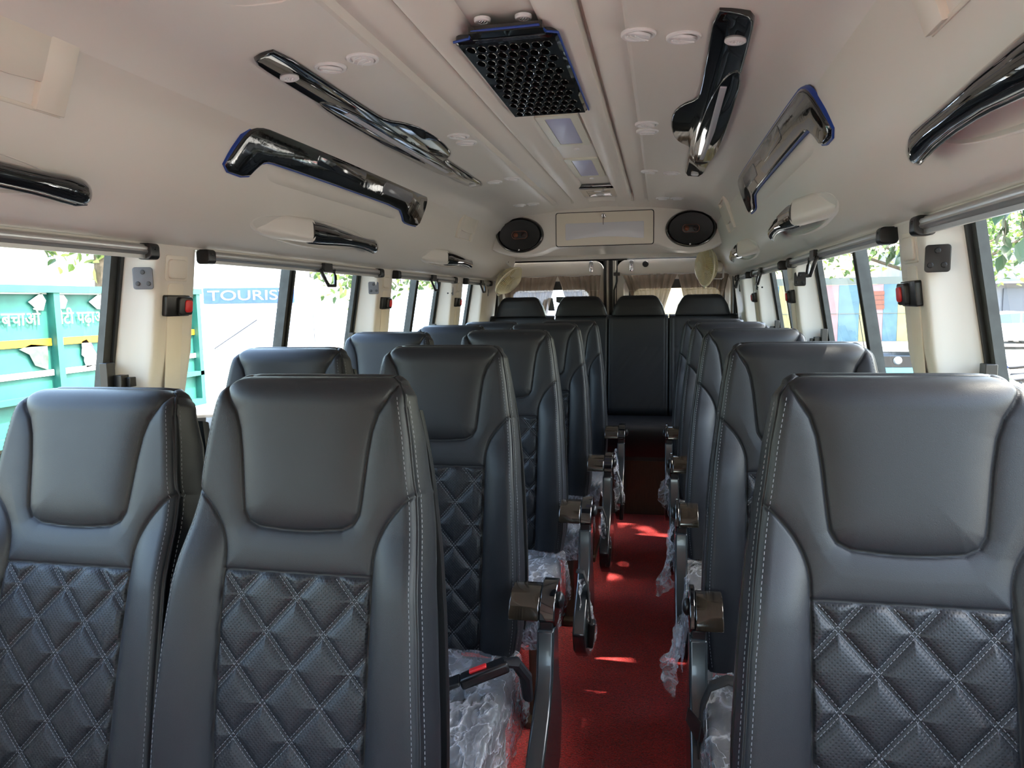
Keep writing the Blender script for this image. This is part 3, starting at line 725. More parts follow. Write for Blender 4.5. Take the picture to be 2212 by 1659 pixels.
rl = thing('chrome_roof_lamp', 'black and chrome rectangular lamp at the rear end of the centre duct', 'ceiling light', (0.008, 3.885, 1.893))
q = MB(); q.prism(rrect(0.218, 0.37, 0.014, 4), 0.012, -0.010, None, 0, 0.006); q.build('housing', M_gloss2, rl)
q = MB(); o = rrect(0.196, 0.30, 0.01, 3, 0, 0.0); i = rrect(0.120, 0.20, 0.01, 3, 0.004, 0.01); n = len(o)
q.add([(a, b, -0.011) for a, b in o]+[(a, b, -0.0115) for a, b in i]+[(a, b, -0.003) for a, b in i], [(k, (k+1) % n, n+(k+1) % n, n+k) for k in range(n)]+[(n+k, n+(k+1) % n, 2*n+(k+1) % n, 2*n+k) for k in range(n)])
q.build('chrome_bezel', M_chrome, rl, smooth=False)
for yy in (-0.06, 0.06):
    q = MB(); q.lathe([(0.019, -0.006), (0.017, -0.013), (0, -0.014)], Matrix.Translation((0, yy, 0)), 18); q.build('lamp_lens', M_white, rl)

# ------------------------------------------------------------------ round air vents
def build_vent(x, y, label, twist, z=None):
    z = interp(abs(x-CX), [p[0] for p in CEIL_HALF], [p[1] for p in CEIL_HALF])
    r = thing('round_air_vent', label, 'air vent', (x, y, z), 0, 'round white air vents in the roof')
    R = 0.034
    q = MB(); q.lathe([(R, 0.002), (R, -0.003), (R*0.94, -0.005), (R*0.80, -0.005), (R*0.74, -0.001), (R*0.70, 0.0)], None, 28); q.build('vent_ring', M_white, r)
    q = MB(); T = Matrix.Rotation(twist, 4, 'Z') @ Matrix.Rotation(0.22, 4, 'X')
    q.lathe([(R*0.71, 0.0), (R*0.70, -0.005), (R*0.55, -0.0072), (0, -0.008)], T, 24)
    for k in (-1, 0, 1):
        hw = R*0.62*math.sqrt(max(0.05, 1-(k*0.45)**2)); q.tube([T @ Vector((a*hw, k*R*0.30+0.004*math.cos(a*1.5), -0.0085)) for a in (-1, -0.5, 0, 0.5, 1)], 0.0016, 6)
    q.build('louvre_disc', M_white, r)
    return r
for s, sd in ((-1, 'truck-side'), (1, 'fence-side')):
    w = {-1: ['outer', 'inner'], 1: ['outer', 'inner']}[s]
    for (x, y, lab, tw) in ((0.370, 1.535, 'outer vent of the nearest pair, %s roof', 0.6), (0.284, 1.505, 'inner vent of the nearest pair, %s roof', 2.4 if s < 0 else 0.9),
                            (0.285, 2.250, 'front vent of the closely set pair, %s roof', 1.2), (0.285, 2.345, 'rear vent of the closely set pair, %s roof', 0.4),
                            (0.368, 3.110, 'outer vent of the third pair beside the lamp tail, %s roof', 0.2), (0.280, 3.060, 'inner vent of the third pair, %s roof', 0.9),
                            (0.405, 3.870, 'outer vent of the rearmost pair, %s roof', 0.1), (0.332, 3.860, 'inner vent of the rearmost pair, %s roof', 0.1)):
        build_vent(s*x, y, 'white round ' + lab % sd, tw)

# ------------------------------------------------------------------ long black lamp fascias on the ceiling
def smooth_poly(P, it=2, keep=()):
    for _ in range(it):
        Q = []
        n = len(P)
        for i in range(n):
            a, b = P[i], P[(i+1) % n]
            Q += [(a[0]*0.75+b[0]*0.25, a[1]*0.75+b[1]*0.25), (a[0]*0.25+b[0]*0.75, a[1]*0.25+b[1]*0.75)]
        P = Q
    return P
def build_fascia(s, label):
    r = thing('ceiling_lamp_fascia', label, 'ceiling light', (s*0.45, 2.2, 1.836), 0, 'long glossy black lamp fascias')
    ang = s*0.10
    M = Matrix.Rotation(ang, 4, 'Y') @ Matrix.Identity(4)
    def P2(d, y): return (s*(d-0.45), y-2.2)
    base = [(.418,1.395),(.455,1.402),(.490,1.420),(.497,1.50),(.503,1.80),(.510,2.20),(.512,2.50),(.500,2.85),(.488,3.145),(.455,3.147),(.418,3.14),(.417,2.85),(.417,2.58),(.408,2.545),(.380,2.50),(.360,2.40),(.352,2.25),(.358,2.12),(.380,2.04),(.415,1.985),(.420,1.90),(.419,1.65)]
    q = MB(); q.prism(smooth_poly([P2(*p) for p in base], 1), 0.010, -0.010, M, 0, 0.006, 4); q.build('fascia_panel', M_gloss2, r, autosmooth=60)
    # crescent second layer that carries the strip lamp
    lay = [(.470,1.74),(.505,1.72),(.513,2.1),(.515,2.5),(.503,2.80),(.470,2.86),(.440,2.84),(.432,2.5),(.438,2.2),(.448,1.95)]
    q = MB(); q.prism(smooth_poly([P2(*p) for p in lay], 2), -0.008, -0.0135, M, 0, 0.0025, 3); q.build('raised_blade', M_gloss2, r, autosmooth=60)
    st = [P2(.463,1.84), P2(.478,1.84), P2(.482,2.3), P2(.474,2.74), P2(.460,2.74), P2(.464,2.3)]
    q = MB(); q.prism(st, -0.012, -0.0165, M, 0, 0.002); q.build('strip_lens', M_strip, r)
    for (d, y, rr) in ((.468, 1.535, 0.0205), (.458, 3.085, 0.015)):
        q = MB(); T = M @ Matrix.Translation((*P2(d, y), -0.010))
        q.lathe([(rr, 0.0), (rr, -0.003), (rr*0.85, -0.005), (rr*0.6, -0.005), (rr*0.55, -0.002), (0, -0.002)], T, 24)
        for k in range(5):
            a = 2*math.pi*k/5; q.sphere(tuple(T @ Vector((rr*0.3*math.cos(a), rr*0.3*math.sin(a), -0.003))), rr*0.14, 4)
        q.build('spot_lens', M_white, r)
    return r
build_fascia(-1, 'long glossy black lamp fascia with a strip lens on the truck side of the roof')
build_fascia(1, 'long glossy black lamp fascia with a rounded lobe on the fence side of the roof')

# ------------------------------------------------------------------ glossy black wall fascias with down-turned ends
def build_wall_fascia(s, label):
    r = thing('wall_lamp_fascia', label, 'wall light', (s*0.661, 2.25, 1.645), 0, 'glossy black wall fascias edged with blue film')
    up = Vector((-s*0.352, 0, 0.936)).normalized(); nrm = Vector((-s*0.936, 0, -0.352)).normalized()
    M = frame((0,0,0), (0,1,0), up, nrm)
    k = 1/0.936
    pl = [(1.555,1.644),(1.580,1.690),(1.612,1.738),(1.650,1.760),(1.705,1.766),(2.30,1.772),(2.86,1.776),(2.930,1.768),(2.950,1.735),(2.945,1.69),(2.932,1.646),(2.84,1.645),(2.765,1.647),(2.735,1.668),(2.68,1.690),(2.2,1.692),(1.765,1.692),(1.715,1.688),(1.688,1.668),(1.660,1.640)]
    pl = [(y-2.25, (z-1.645)*k) for y, z in pl]
    sp = smooth_poly(pl, 1)
    def scale(P, d):
        out = []; n = len(P)
        ar = sum(P[i][0]*P[(i+1) % n][1]-P[(i+1) % n][0]*P[i][1] for i in range(n)); sg = 1 if ar < 0 else -1
        for i in range(n):
            a = Vector(P[i-1]); c = Vector(P[(i+1) % n]); t = (c-a).normalized(); nn = Vector((-t.y, t.x))*sg
            out.append((P[i][0]+nn.x*d, P[i][1]+nn.y*d))
        return out
    q = MB(); q.prism(scale(sp, 0.003), -0.004, 0.006, M); q.build('film_edge', M_blue, r, autosmooth=30)
    q = MB(); q.prism(sp, 0.0, 0.012, M, 0, 0.007, 4); q.build('fascia_panel', M_gloss, r, autosmooth=70)
    q = MB(); q.prism(rrect(0.30, 0.040, 0.018, 5, 0.36, 0.098), 0.010, 0.0135, M, 0, 0.001); q.build('smoked_lens', mat('smoked_lens', srgb(120,122,128), 0.15), r)
    q = MB(); q.prism(rrect(0.34, 0.036, 0.016, 5, -0.12, 0.104), 0.010, 0.013, M, 0, 0.001); q.build('smoked_window', mat('deep_smoked_lens', srgb(26,28,34), 0.08, coat=1.0), r)
    # moulded beige bulge below the bar
    q = MB()
    q.grid(lambda u, v: M @ Vector((-0.52+0.98*u, -0.006+0.056*v, 0.009*math.sin(math.pi*v)**0.8*min(1, 14*u, 14*(1-u))**0.5-0.003)), 24, 10)
    q.build('beige_bulge', M_panel, r, autosmooth=60)
    return r
build_wall_fascia(-1, 'glossy black U-shaped fascia high on the truck-side wall')
build_wall_fascia(1, 'glossy black U-shaped fascia high on the fence-side wall')

# ------------------------------------------------------------------ grab handles
def build_handle(s, y0, label):
    """y0: near end of the glossy part; 0.56 m long"""
    x0, z0 = s*0.700, 1.548
    r = thing('grab_handle', label, 'grab handle', (x0, y0+0.2, z0), 0, 'glossy black grab handles above the windows')
    def P(y, out, up): return Vector((-s*out, y-0.2, up))
    # beige moulding that runs into the wall
    q = MB()
    def mo(u, v):
        th = 2*math.pi*u; c, s_ = math.cos(th), math.sin(th); pw = 0.62
        hh = 0.0335*(0.80+0.20*sm(0, 0.5, v)); out = -0.036+0.066*v
        return P(-0.20+0.208*v, out+0.0245*math.copysign(abs(c)**pw, c), 0.002-0.006*v+hh*math.copysign(abs(s_)**pw, s_))
    q.grid(mo, 32, 14, closed_u=True); q.add([mo(k/32, 1.0) for k in range(32)], [tuple(range(32))])
    q.build('handle_moulding', M_panel, r, autosmooth=60)
    # shallow dished rim on the wall
    q = MB(); up = Vector((-s*0.5, 0, 0.866)); nrm = Vector((-s*0.866, 0, -0.5)); M = frame(P(0.14, -0.014, 0.004), (0,1,0), up, nrm)
    q.grid(lambda u, v: M @ Vector(((0.40-0.050*v)*math.cos(2*math.pi*u), (0.052-0.016*v)*math.sin(2*math.pi*u), 0.016*math.sin(math.pi*v)-0.001)), 56, 6, closed_u=True)
    q.build('moulded_rim', M_panel, r, autosmooth=70)
    # black glossy bar: wide blade-like near end, slim waist, rounded foot
    q = MB()
    ks = [(0.0,0.033,0.0328,0.0240),(0.02,0.034,0.0328,0.023),(0.08,0.038,0.031,0.021),(0.16,0.042,0.026,0.018),(0.26,0.043,0.020,0.015),(0.36,0.038,0.018,0.014),(0.44,0.032,0.019,0.015),(0.50,0.026,0.023,0.016),(0.54,0.020,0.024,0.014),(0.565,0.014,0.016,0.010),(0.572,0.010,0.004,0.003)]
    def f(u, v):
        yy = 0.572*v; out = interp(yy, [k[0] for k in ks], [k[1] for k in ks]); a = interp(yy, [k[0] for k in ks], [k[2] for k in ks]); b = interp(yy, [k[0] for k in ks], [k[3] for k in ks])
        th = 2*math.pi*u
        return P(yy, out+b*math.cos(th), -0.004-0.012*yy+a*math.sin(th))
    q.grid(f, 24, 40, closed_u=True); q.add([f(k/24, 0.0) for k in range(24)], [tuple(range(24))]); q.build('glossy_bar', M_gloss2, r, autosmooth=80)
    # chrome lower lip
    q = MB(); q.tube([P(yy, interp(yy, [k[0] for k in ks], [k[1] for k in ks])-0.004, -0.006-0.012*yy-interp(yy, [k[0] for k in ks], [k[2] for k in ks])) for yy in [0.0+0.56*k/16 for k in range(17)]], 0.0022, 6); q.build('chrome_lip', M_chrome, r)
    return r
for s, sd in ((-1, 'truck side'), (1, 'fence side')):
    for y0, w in ((0.615, 'nearest'), (1.985, 'middle'), (3.345, 'rearmost')):
        build_handle(s, y0, '%s glossy black grab handle above the windows, %s' % (w, sd))

# ------------------------------------------------------------------ moulded wall covers with finger pockets
def build_pocket_cover(s, ya, yb, label):
    zc = 1.722; L0 = yb-ya
    r = thing('pocket_cover', label, 'panel cover', (s*0.634, (ya+yb)/2, zc), 0, 'beige wall covers with finger pockets')
    up = Vector((-s*0.352, 0, 0.936)).normalized(); nrm = Vector((-s*0.936, 0, -0.352)).normalized()
    M = frame((0,0,0), (0,1,0), up, nrm); H = 0.150
    q = MB()
    h2, w2 = H/2, L0/2
    # frame around, standing proud, with a plate bridging the middle: pockets stay deep at top and bottom
    def bar(a, b, c, d, z0_, z1_): q.prism([(a,c),(b,c),(b,d),(a,d)], z0_, z1_, M, 0, 0.002, 2)
    bar(-w2, -w2*0.72, -h2, h2, -0.004, 0.013); bar(w2*0.72, w2, -h2, h2, -0.004, 0.013)
    bar(-w2*0.74, w2*0.74, h2-0.006, h2, -0.004, 0.012)
    mid = [(-w2*0.74, -h2*0.42), (-w2*0.45, -h2*0.48), (0, -h2*0.50), (w2*0.45, -h2*0.48), (w2*0.74, -h2*0.42), (w2*0.74, h2*0.66), (-w2*0.74, h2*0.66)]
    q.prism(mid, -0.004, 0.0125, M, 0, 0.003, 2)
    q.prism([(-w2, -h2-0.003),(w2, -h2-0.003),(w2, -h2+0.004),(-w2, -h2+0.004)], -0.004, 0.006, M, 0, 0.002, 2)
    q.build('cover_plate', M_cream, r, autosmooth=40)
    q = MB(); q.prism([(-w2*0.74,-h2),(w2*0.74,-h2),(w2*0.74,h2),(-w2*0.74,h2)], -0.006, -0.001, M); q.build('pocket_floor', mat('painted_shade_plastic', srgb(176,164,142), 0.5), r, smooth=False)  # pocket floor toned darker, painting in the shade of the recess
    return r
build_pocket_cover(-1, 0.68, 1.095, 'large beige pocket cover cut by the picture edge, truck side')
build_pocket_cover(1, 0.62, 1.035, 'large beige pocket cover at the top corner, fence side')
build_pocket_cover(-1, 3.50, 3.80, 'small beige pocket cover beside the header speaker, truck side')
build_pocket_cover(1, 3.50, 3.80, 'small beige pocket cover beside the header speaker, fence side')

# ------------------------------------------------------------------ caged cabin fans
def build_fan(c, axis, base, R, label):
    r = thing('cabin_fan', label, 'fan', c, 0, 'cream caged fans in the rear corners')
    z = Vector(axis).normalized(); x = Vector((0,0,1)).cross(z); x = x.normalized() if x.length > 0.01 else Vector((1,0,0)); y = z.cross(x)
    M = frame((0,0,0), x, y, z)
    q = MB(); q.tube([M @ Vector((R*math.cos(a), R*math.sin(a), 0)) for a in [2*math.pi*k/48 for k in range(48)]], 0.0055, 8, closed=True)
    a0 = math.atan2((M.inverted() @ Vector((0,0,-1))).y, (M.inverted() @ Vector((0,0,-1))).x)
    q.prism(ellipse(0.011, 0.011, 12, (R+0.006)*math.cos(a0), (R+0.006)*math.sin(a0)), -0.005, 0.005, M)
    q.build('cage_rim', M_yel, r)
    for nm, sg, dep in (('front_guard', 1, 0.046), ('rear_guard', -1, 0.052)):
        q = MB()
        for k in range(60):
            a = 2*math.pi*k/60; P = []
            for j in range(7):
                t = j/6; rr = R*(1-t)+0.030*t; P.append(M @ Vector((rr*math.cos(a+0.25*t*sg), rr*math.sin(a+0.25*t*sg), sg*dep*math.sin(math.pi/2*min(1, t*1.35)))))
            q.tube(P, 0.0017, 4)
        for rr, dd in ((0.030, dep), (R*0.62, dep*0.82)): q.tube([M @ Vector((rr*math.cos(a), rr*math.sin(a), sg*dd)) for a in [2*math.pi*k/32 for k in range(32)]], 0.0018, 5, closed=True)
        q.build(nm, M_yel, r)
    q = MB(); q.lathe([(0.031, 0.042), (0.030, 0.048), (0.02, 0.051), (0, 0.052)], M, 24); q.build('guard_badge', M_yel, r)
    bl = MB()
    for k in range(3):
        def f(u, v, k=k):
            a = 2*math.pi*k/3 + (u-0.5)*1.5*(0.6+0.4*math.sin(math.pi*v)); rr = 0.026+(R-0.018-0.026)*v
            return M @ Vector((rr*math.cos(a), rr*math.sin(a), 0.018*(u-0.5)*1.4))
        bl.grid(f, 10, 8)
    bl.lathe([(0, 0.022), (0.018, 0.021), (0.026, 0.012), (0.026, -0.02)], M, 20)
    bl.build('fan_blades', mat('translucent_cream_blade', srgb(214,196,140), 0.4), r, solid=0.002)
    q = MB(); q.lathe([(0.0, -0.105), (0.024, -0.104), (0.034, -0.096), (0.037, -0.05), (0.030, -0.046), (0, -0.046)], M, 24); q.build('motor_housing', M_cream, r)
    # yoke
    q = MB(); yk = [Vector((-0.078, 0, -0.045)), Vector((-0.078, 0, -0.105)), Vector((-0.070, 0, -0.118)), Vector((0.070, 0, -0.118)), Vector((0.078, 0, -0.105)), Vector((0.078, 0, -0.045))]
    Rot = Matrix.Rotation(a0, 4, 'Z')
    q.tube([M @ (Rot @ p) for p in yk[1:5]], 0.008, 8, flat=0.6)
    for sg in (0, 5): q.tube([M @ (Rot @ yk[sg]), M @ (Rot @ yk[1 if sg == 0 else 4])], 0.0025, 6)
    q.build('yoke', M_white, r)
    b = Vector(base)-Vector(c); n = Vector((b.x, 0, 0)).normalized()
    q = MB(); q.tube([M @ Vector((0,0,-0.118)), b*1.0], 0.010, 10, flat=0.7); q.build('mounting_arm', M_white, r)
    q = MB(); T = frame(b, (0,1,0), n.cross(Vector((0,1,0))), n); q.lathe([(0, -0.014), (0.030, -0.013), (0.038, -0.008), (0.040, 0.0)], T @ Matrix.Diagonal((1.0,1.35,1,1)), 24); q.build('base_plate', M_cream, r)
    q = MB(); q.tube([M @ Vector((0.01,0.01,-0.10)), b+Vector((n.x*-0.10, 0.02, 0.03)), b+Vector((n.x*-0.03, 0.06, -0.03)), b+Vector((0, 0.09, 0.0))], 0.004, 6); q.build('power_cord', M_black, r)
    return r
build_fan((-0.662, 4.80, 1.470), (0.70, -0.22, -0.66), (-0.775, 4.84, 1.568), 0.112, 'cream caged fan tipped downwards in the corner behind the truck-side seats')
build_fan((0.600, 4.80, 1.535), (-0.93, -0.36, 0.02), (0.752, 4.86, 1.565), 0.124, 'cream caged fan standing upright in the corner by the fence-side seats')

# ------------------------------------------------------------------ curtains on the rear doors
def cloth_mat():
    m = bpy.data.materials.new('taupe_curtain_cloth'); m.use_nodes = True; nt = m.node_tree; b = nt.nodes['Principled BSDF']; L = nt.links
    c = srgb(146, 130, 116); b.inputs['Base Color'].default_value = c; b.inputs['Roughness'].default_value = 0.9
    t = nt.nodes.new('ShaderNodeBsdfTranslucent'); t.inputs[0].default_value = c
    mx = nt.nodes.new('ShaderNodeMixShader'); mx.inputs[0].default_value = 0.24
    tr = nt.nodes.new('ShaderNodeBsdfTransparent'); m2 = nt.nodes.new('ShaderNodeMixShader'); m2.inputs[0].default_value = 0.05
    L.new(b.outputs[0], mx.inputs[1]); L.new(t.outputs[0], mx.inputs[2]); L.new(mx.outputs[0], m2.inputs[1]); L.new(tr.outputs[0], m2.inputs[2]); L.new(m2.outputs[0], nt.nodes['Material Output'].inputs[0])
    return m
M_cloth = cloth_mat()
def build_curtain(xa, xb, ba, bb, zb, label, seed):
    r = thing('door_curtain', label, 'curtain', ((xa+xb)/2, 5.055, 1.50), 0, 'gathered taupe curtains on the rear doors')
    x0 = (xa+xb)/2
    q = MB(); NP = 8
    def f(u, v):
        top = xa+(xb-xa)*u; bot = ba+(bb-ba)*u
        w = v**0.85
        x = top*(1-w)+bot*w
        z = 0.004*math.sin(u*7+seed)-(1.505-zb)*v
        y = (0.010+0.012*v)*math.sin(u*NP*2*math.pi+seed+1.2*math.sin(v*3+seed))+0.004*math.sin(u*41+seed)
        return (x-x0, y-0.004, z)
    q.grid(f, 110, 30); q.build('cloth_panel', M_cloth, r, autosmooth=180)
    q = MB()
    q.tube([(xa-x0+(xb-xa)*k/8, 0.0, 0.004-0.003*math.sin(math.pi*k/8)) for k in range(9)], 0.0022, 6); q.build('curtain_wire', M_alu, r)
    q = MB(); 
    q.tube([Vector(f(k/40, 0.27))+Vector((0, -0.003, 0)) for k in range(41)], 0.0009, 4); q.build('hem_stitch', mat('pale_thread', srgb(196,176,154), 0.8), r)
    return r
build_curtain(-0.775, -0.372, -0.70, -0.475, 1.12, 'taupe curtain behind the tipped fan, first from the truck side', 0.3)
build_curtain(-0.372, -0.075, -0.265, -0.110, 1.12, 'taupe curtain beside the door gap, on the truck side of it', 1.9)
build_curtain(0.070, 0.432, 0.200, 0.300, 1.12, 'taupe curtain beside the door gap, on the fence side of it', 3.1)
build_curtain(0.432, 0.765, 0.520, 0.690, 1.12, 'taupe curtain behind the upright fan, last on the fence side', 4.4)
# ------------------------------------------------------------------ seats
SL = 0.785                                   # length of a backrest along its slope
WS = ([0,0.03,0.06,0.10,0.20,0.30,0.40,0.55,0.65,0.72,0.785],[0.147,0.163,0.169,0.176,0.189,0.203,0.212,0.221,0.224,0.222,0.214])
def Wd(s):
    w = np.interp(s, WS[0], WS[1])
    r = 0.035
    return np.where(s < r, w-0.020*(1-np.sqrt(np.clip(1-((r-s)/r)**2, 0, 1))), w)
def poly_dist(X, S, P):
    """distance of each (X,S) to the polyline P"""
    d = np.full(X.shape, 9.0)
    for (x0, s0), (x1, s1) in zip(P[:-1], P[1:]):
        vx, vy = x1-x0, s1-s0; L2 = vx*vx+vy*vy+1e-12
        t = np.clip(((X-x0)*vx+(S-s0)*vy)/L2, 0, 1)
        d = np.minimum(d, np.hypot(X-x0-t*vx, S-s0-t*vy))
    return d
QX, QS = 0.127, 0.318                         # half width and top of the quilted panel
bol = [(0.1885, 0.188)]+[(QX+0.0615*(1-t)**2.1, 0.188+(QS-0.02-0.188)*t) for t in [k/10 for k in range(1, 11)]]+[(QX, QS), (QX+0.001, 0.55), (QX-0.004, SL)]
pil = [(0.149,0.0),(0.147,0.022),(0.138,0.040),(0.124,0.062),(0.115,0.09),(0.109,0.13),(0.105,0.17),(0.102,0.20),(0.099,0.222),(0.090,0.238),(0.072,0.247),(0.03,0.251),(0,0.252)]
def seat_h(X, S):
    A = np.abs(X); W = Wd(S)
    db = poly_dist(A, S, bol); dp = poly_dist(A, S, pil)
    xb = np.interp(S, [p[1] for p in bol], [p[0] for p in bol]); inb = (S > 0.188) & (A > xb)
    xp = np.interp(S, [p[1] for p in pil], [p[0] for p in pil]); inp = (S < 0.251) & (A < xp)
    H = 0.012*np.sin(np.clip((S-0.25)/0.5, 0, 1)*np.pi)
    ramp = np.clip((S-0.19)/0.16, 0, 1); ramp = ramp*ramp*(3-2*ramp)
    H = H + np.where(inb, (0.030*ramp+0.004)*(1-np.exp(-db/0.022)), 0)
    H = H + np.where(inp, 0.014*(1-np.exp(-dp/0.018)), 0)
    mid = (~inb) & (~inp) & (S < QS); dm = np.minimum(db, dp); H = H + np.where(mid, 0.007*(1-np.exp(-np.minimum(dm, np.abs(QS-S))/0.012)), 0)
    H = H - 0.0035*np.exp(-(db/0.0022)**2) - 0.0035*np.exp(-(dp/0.0022)**2)
    qz = (A < QX) & (S > QS)
    dq = np.where(A < QX, np.abs(S-QS), 9); H = H - 0.003*np.exp(-(dq/0.0022)**2)
    k = 0.885; per = 0.0968
    a = (X+0.125-k*(S-QS))/per; b = (X+0.0596+k*(S-QS))/per
    nf = per/math.sqrt(1+k*k)
    da = np.abs(a-np.round(a))*nf; dbb = np.abs(b-np.round(b))*nf; dd = np.minimum(da, dbb)
    puff = 0.0085*(1-np.exp(-(np.clip(dd-0.0026, 0, 1)/0.0075)))
    H = H + np.where(qz, puff*np.clip(np.minimum(QX-A, S-QS)/0.010, 0, 1)**0.6, 0)
    e = np.clip(W-A, 0, 1); r = 0.020
    H = H - 0.016*(1-np.sqrt(np.clip(1-(1-np.clip(e/r, 0, 1))**2, 0, 1)))
    r2 = 0.050
    H = H - 0.050*(1-np.sqrt(np.clip(1-((r2-np.clip(S, 0, r2))/r2)**2, 0, 1)))
    return H
def fast_mesh(name, V, F, mats, mi=None, smooth=True, angle=60):
    me = bpy.data.meshes.new(name); me.vertices.add(len(V)); me.vertices.foreach_set('co', np.asarray(V, dtype=np.float32).ravel())
    F = np.asarray(F, dtype=np.int32); n = len(F); me.loops.add(n*4); me.loops.foreach_set('vertex_index', F.ravel())
    me.polygons.add(n); me.polygons.foreach_set('loop_start', np.arange(0, n*4, 4, dtype=np.int32)); me.polygons.foreach_set('loop_total', np.full(n, 4, dtype=np.int32))
    for m in mats: me.materials.append(m)
    if mi is not None: me.polygons.foreach_set('material_index', np.asarray(mi, dtype=np.int32))
    me.update(calc_edges=True); me.validate()
    me.polygons.foreach_set('use_smooth', [True]*len(me.polygons))
    me.update(); return me

def make_backrest_mesh():
    NU, NS = 236, 340
    a = np.linspace(-1, 1, NU+1); s = np.concatenate([np.linspace(0, 0.05, 26)**1.0, np.linspace(0.05, SL, NS-25)[1:]])
    s[:26] = 0.05*(np.linspace(0, 1, 26)**1.6)
    A, S = np.meshgrid(a, s, indexing='ij'); X = A*Wd(S); H = seat_h(X, S)
    V = np.stack([X, -H-0.055, SL-S], axis=-1)          # seat looks towards -y, z up the slope
    nS = len(s); idx = np.arange((NU+1)*nS).reshape(NU+1, nS)
    F = np.stack([idx[:-1,:-1], idx[:-1,1:], idx[1:,1:], idx[1:,:-1]], axis=-1).reshape(-1, 4)
    Xc = (X[:-1,:-1]+X[1:,1:])/2; Sc = (S[:-1,:-1]+S[1:,1:])/2
    mi = ((np.abs(Xc) < QX) & (Sc > QS)).astype(int).reshape(-1)
    crease = (poly_dist(np.abs(Xc), Sc, bol) < 0.0011) | (poly_dist(np.abs(Xc), Sc, pil) < 0.0011) | ((np.abs(Sc-QS) < 0.0011) & (np.abs(Xc) < QX))
    mi = np.where(crease.reshape(-1), 2, mi)
    V = V.reshape(-1, 3)
    # side gusset: front outline -> back outline
    per = [idx[0, j] for j in range(nS-1, -1, -1)] + [idx[i, 0] for i in range(1, NU+1)] + [idx[NU, j] for j in range(1, nS)]
    P = V[per]; m = len(per); sl = SL-P[:, 2]; rings = []
    depth = np.interp(sl, [0, 0.02, 0.1, 0.3, 0.6, 0.785], [0.026, 0.060, 0.085, 0.105, 0.110, 0.100])
    nx = np.sign(P[:, 0])*(np.abs(P[:, 0]) > Wd(sl)-0.002)
    yb = P[:, 1]+depth
    for j in range(1, 8):
        t = j/7; Q = P.copy(); Q[:, 1] = P[:, 1]*(1-t)+yb*t
        if True:
            Q[:, 0] += nx*0.006*math.sin(math.pi*min(1, t*0.92)); Q[:, 0] -= nx*0.010*max(0, t-0.75)*4*0.25
        Q[:, 2] += np.where(sl < 0.01, 0.006*math.sin(math.pi*t), 0)
        rings.append(Q)
    base = len(V); V = np.vstack([V]+rings); prev = np.array(per)
    Fs = []
    for j in range(7):
        cur = base+j*m+np.arange(m)
        Fs.append(np.stack([prev[:-1], cur[:-1], cur[1:], prev[1:]], axis=-1)); prev = cur
    G = np.vstack(Fs); F = np.vstack([F, G]); mi = np.concatenate([mi, np.zeros(len(G), int)])
    # bottom and back closed with simple strips (left half mirrored to right half)
    L = prev[:m]; half = m//2
    K = np.array([[L[i], L[i+1], L[m-2-i], L[m-1-i]] for i in range(0, half-1, 1)]); F = np.vstack([F, K]); mi = np.concatenate([mi, np.zeros(len(K), int)])
    return fast_mesh('backrest', V, F, [M_leather, M_perf, M_seam], mi)

def make_stitch_mesh():
    mb = MB()
    def P(x, s, lift=0.0009):
        h = float(seat_h(np.array([x]), np.array([s]))[0]); return Vector((x, -h-0.055-lift, SL-s))
    def seg(x0, s0, x1, s1):
        a, b = P(x0, s0), P(x1, s1); d = (b-a).normalized(); n = Vector((0, -1, 0)); t = d.cross(n).normalized()*0.00055; n = n*0.0005
        mb.add([a-t, a+n, a+t, b-t, b+n, b+t, a-n, b-n], [(0,1,4,3),(1,2,5,4)])
    k = 0.885; per = 0.0968
    def dash_line(x0, s0, x1, s1, ok, step=0.0062, ln=0.0040):
        L0 = math.hypot(x1-x0, s1-s0); n = int(L0/step)
        for i in range(n):
            t0 = i*step/L0; t1 = (i*step+ln)/L0
            xa, sa, xb_, sb = x0+(x1-x0)*t0, s0+(s1-s0)*t0, x0+(x1-x0)*t1, s0+(s1-s0)*t1
            if ok(xa, sa) and ok(xb_, sb): seg(xa, sa, xb_, sb)
    inq = lambda x, s: abs(x) < QX-0.003 and QS+0.003 < s < SL-0.004
    off = 0.0030*math.sqrt(1+k*k)
    for m_ in range(-8, 9):
        for o in (-off, off):
            # a = m: x = m*per - 0.125 + k (s-QS)
            x0 = m_*per-0.125+o; dash_line(x0, QS, x0+k*(SL-QS), SL, inq)
            x0 = m_*per-0.0596+o; dash_line(x0, QS, x0-k*(SL-QS), SL, inq)
    # edge stitching beside the outline seam
    for sg in (-1, 1):
        s = 0.035
        while s < SL-0.01:
            w0, w1 = float(Wd(np.array(s))), float(Wd(np.array(s+0.0045))); seg(sg*(w0-0.008), s, sg*(w1-0.008), s+0.0045); s += 0.0078
    # stitching on the gusset side
    def gp(s, sg):
        w = float(Wd(np.array(s))); h = float(seat_h(np.array([w]), np.array([s]))[0]); return Vector((sg*(w+0.0045), -h-0.055+0.010, SL-s))
    for sg in (-1, 1):
        s = 0.04
        while s < SL-0.01:
            a, b = gp(s, sg), gp(s+0.0045, sg); t = Vector((0, 0.0007, 0)); n = Vector((sg*0.0007, 0, 0)); mb.add([a-t, a+n, a+t, b-t, b+n, b+t], [(0,1,4,3),(1,2,5,4)]); s += 0.0078
    me = bpy.data.meshes.new('stitching'); me.from_pydata(mb.v, [], mb.f); me.materials.append(M_stitch); me.update(); return me

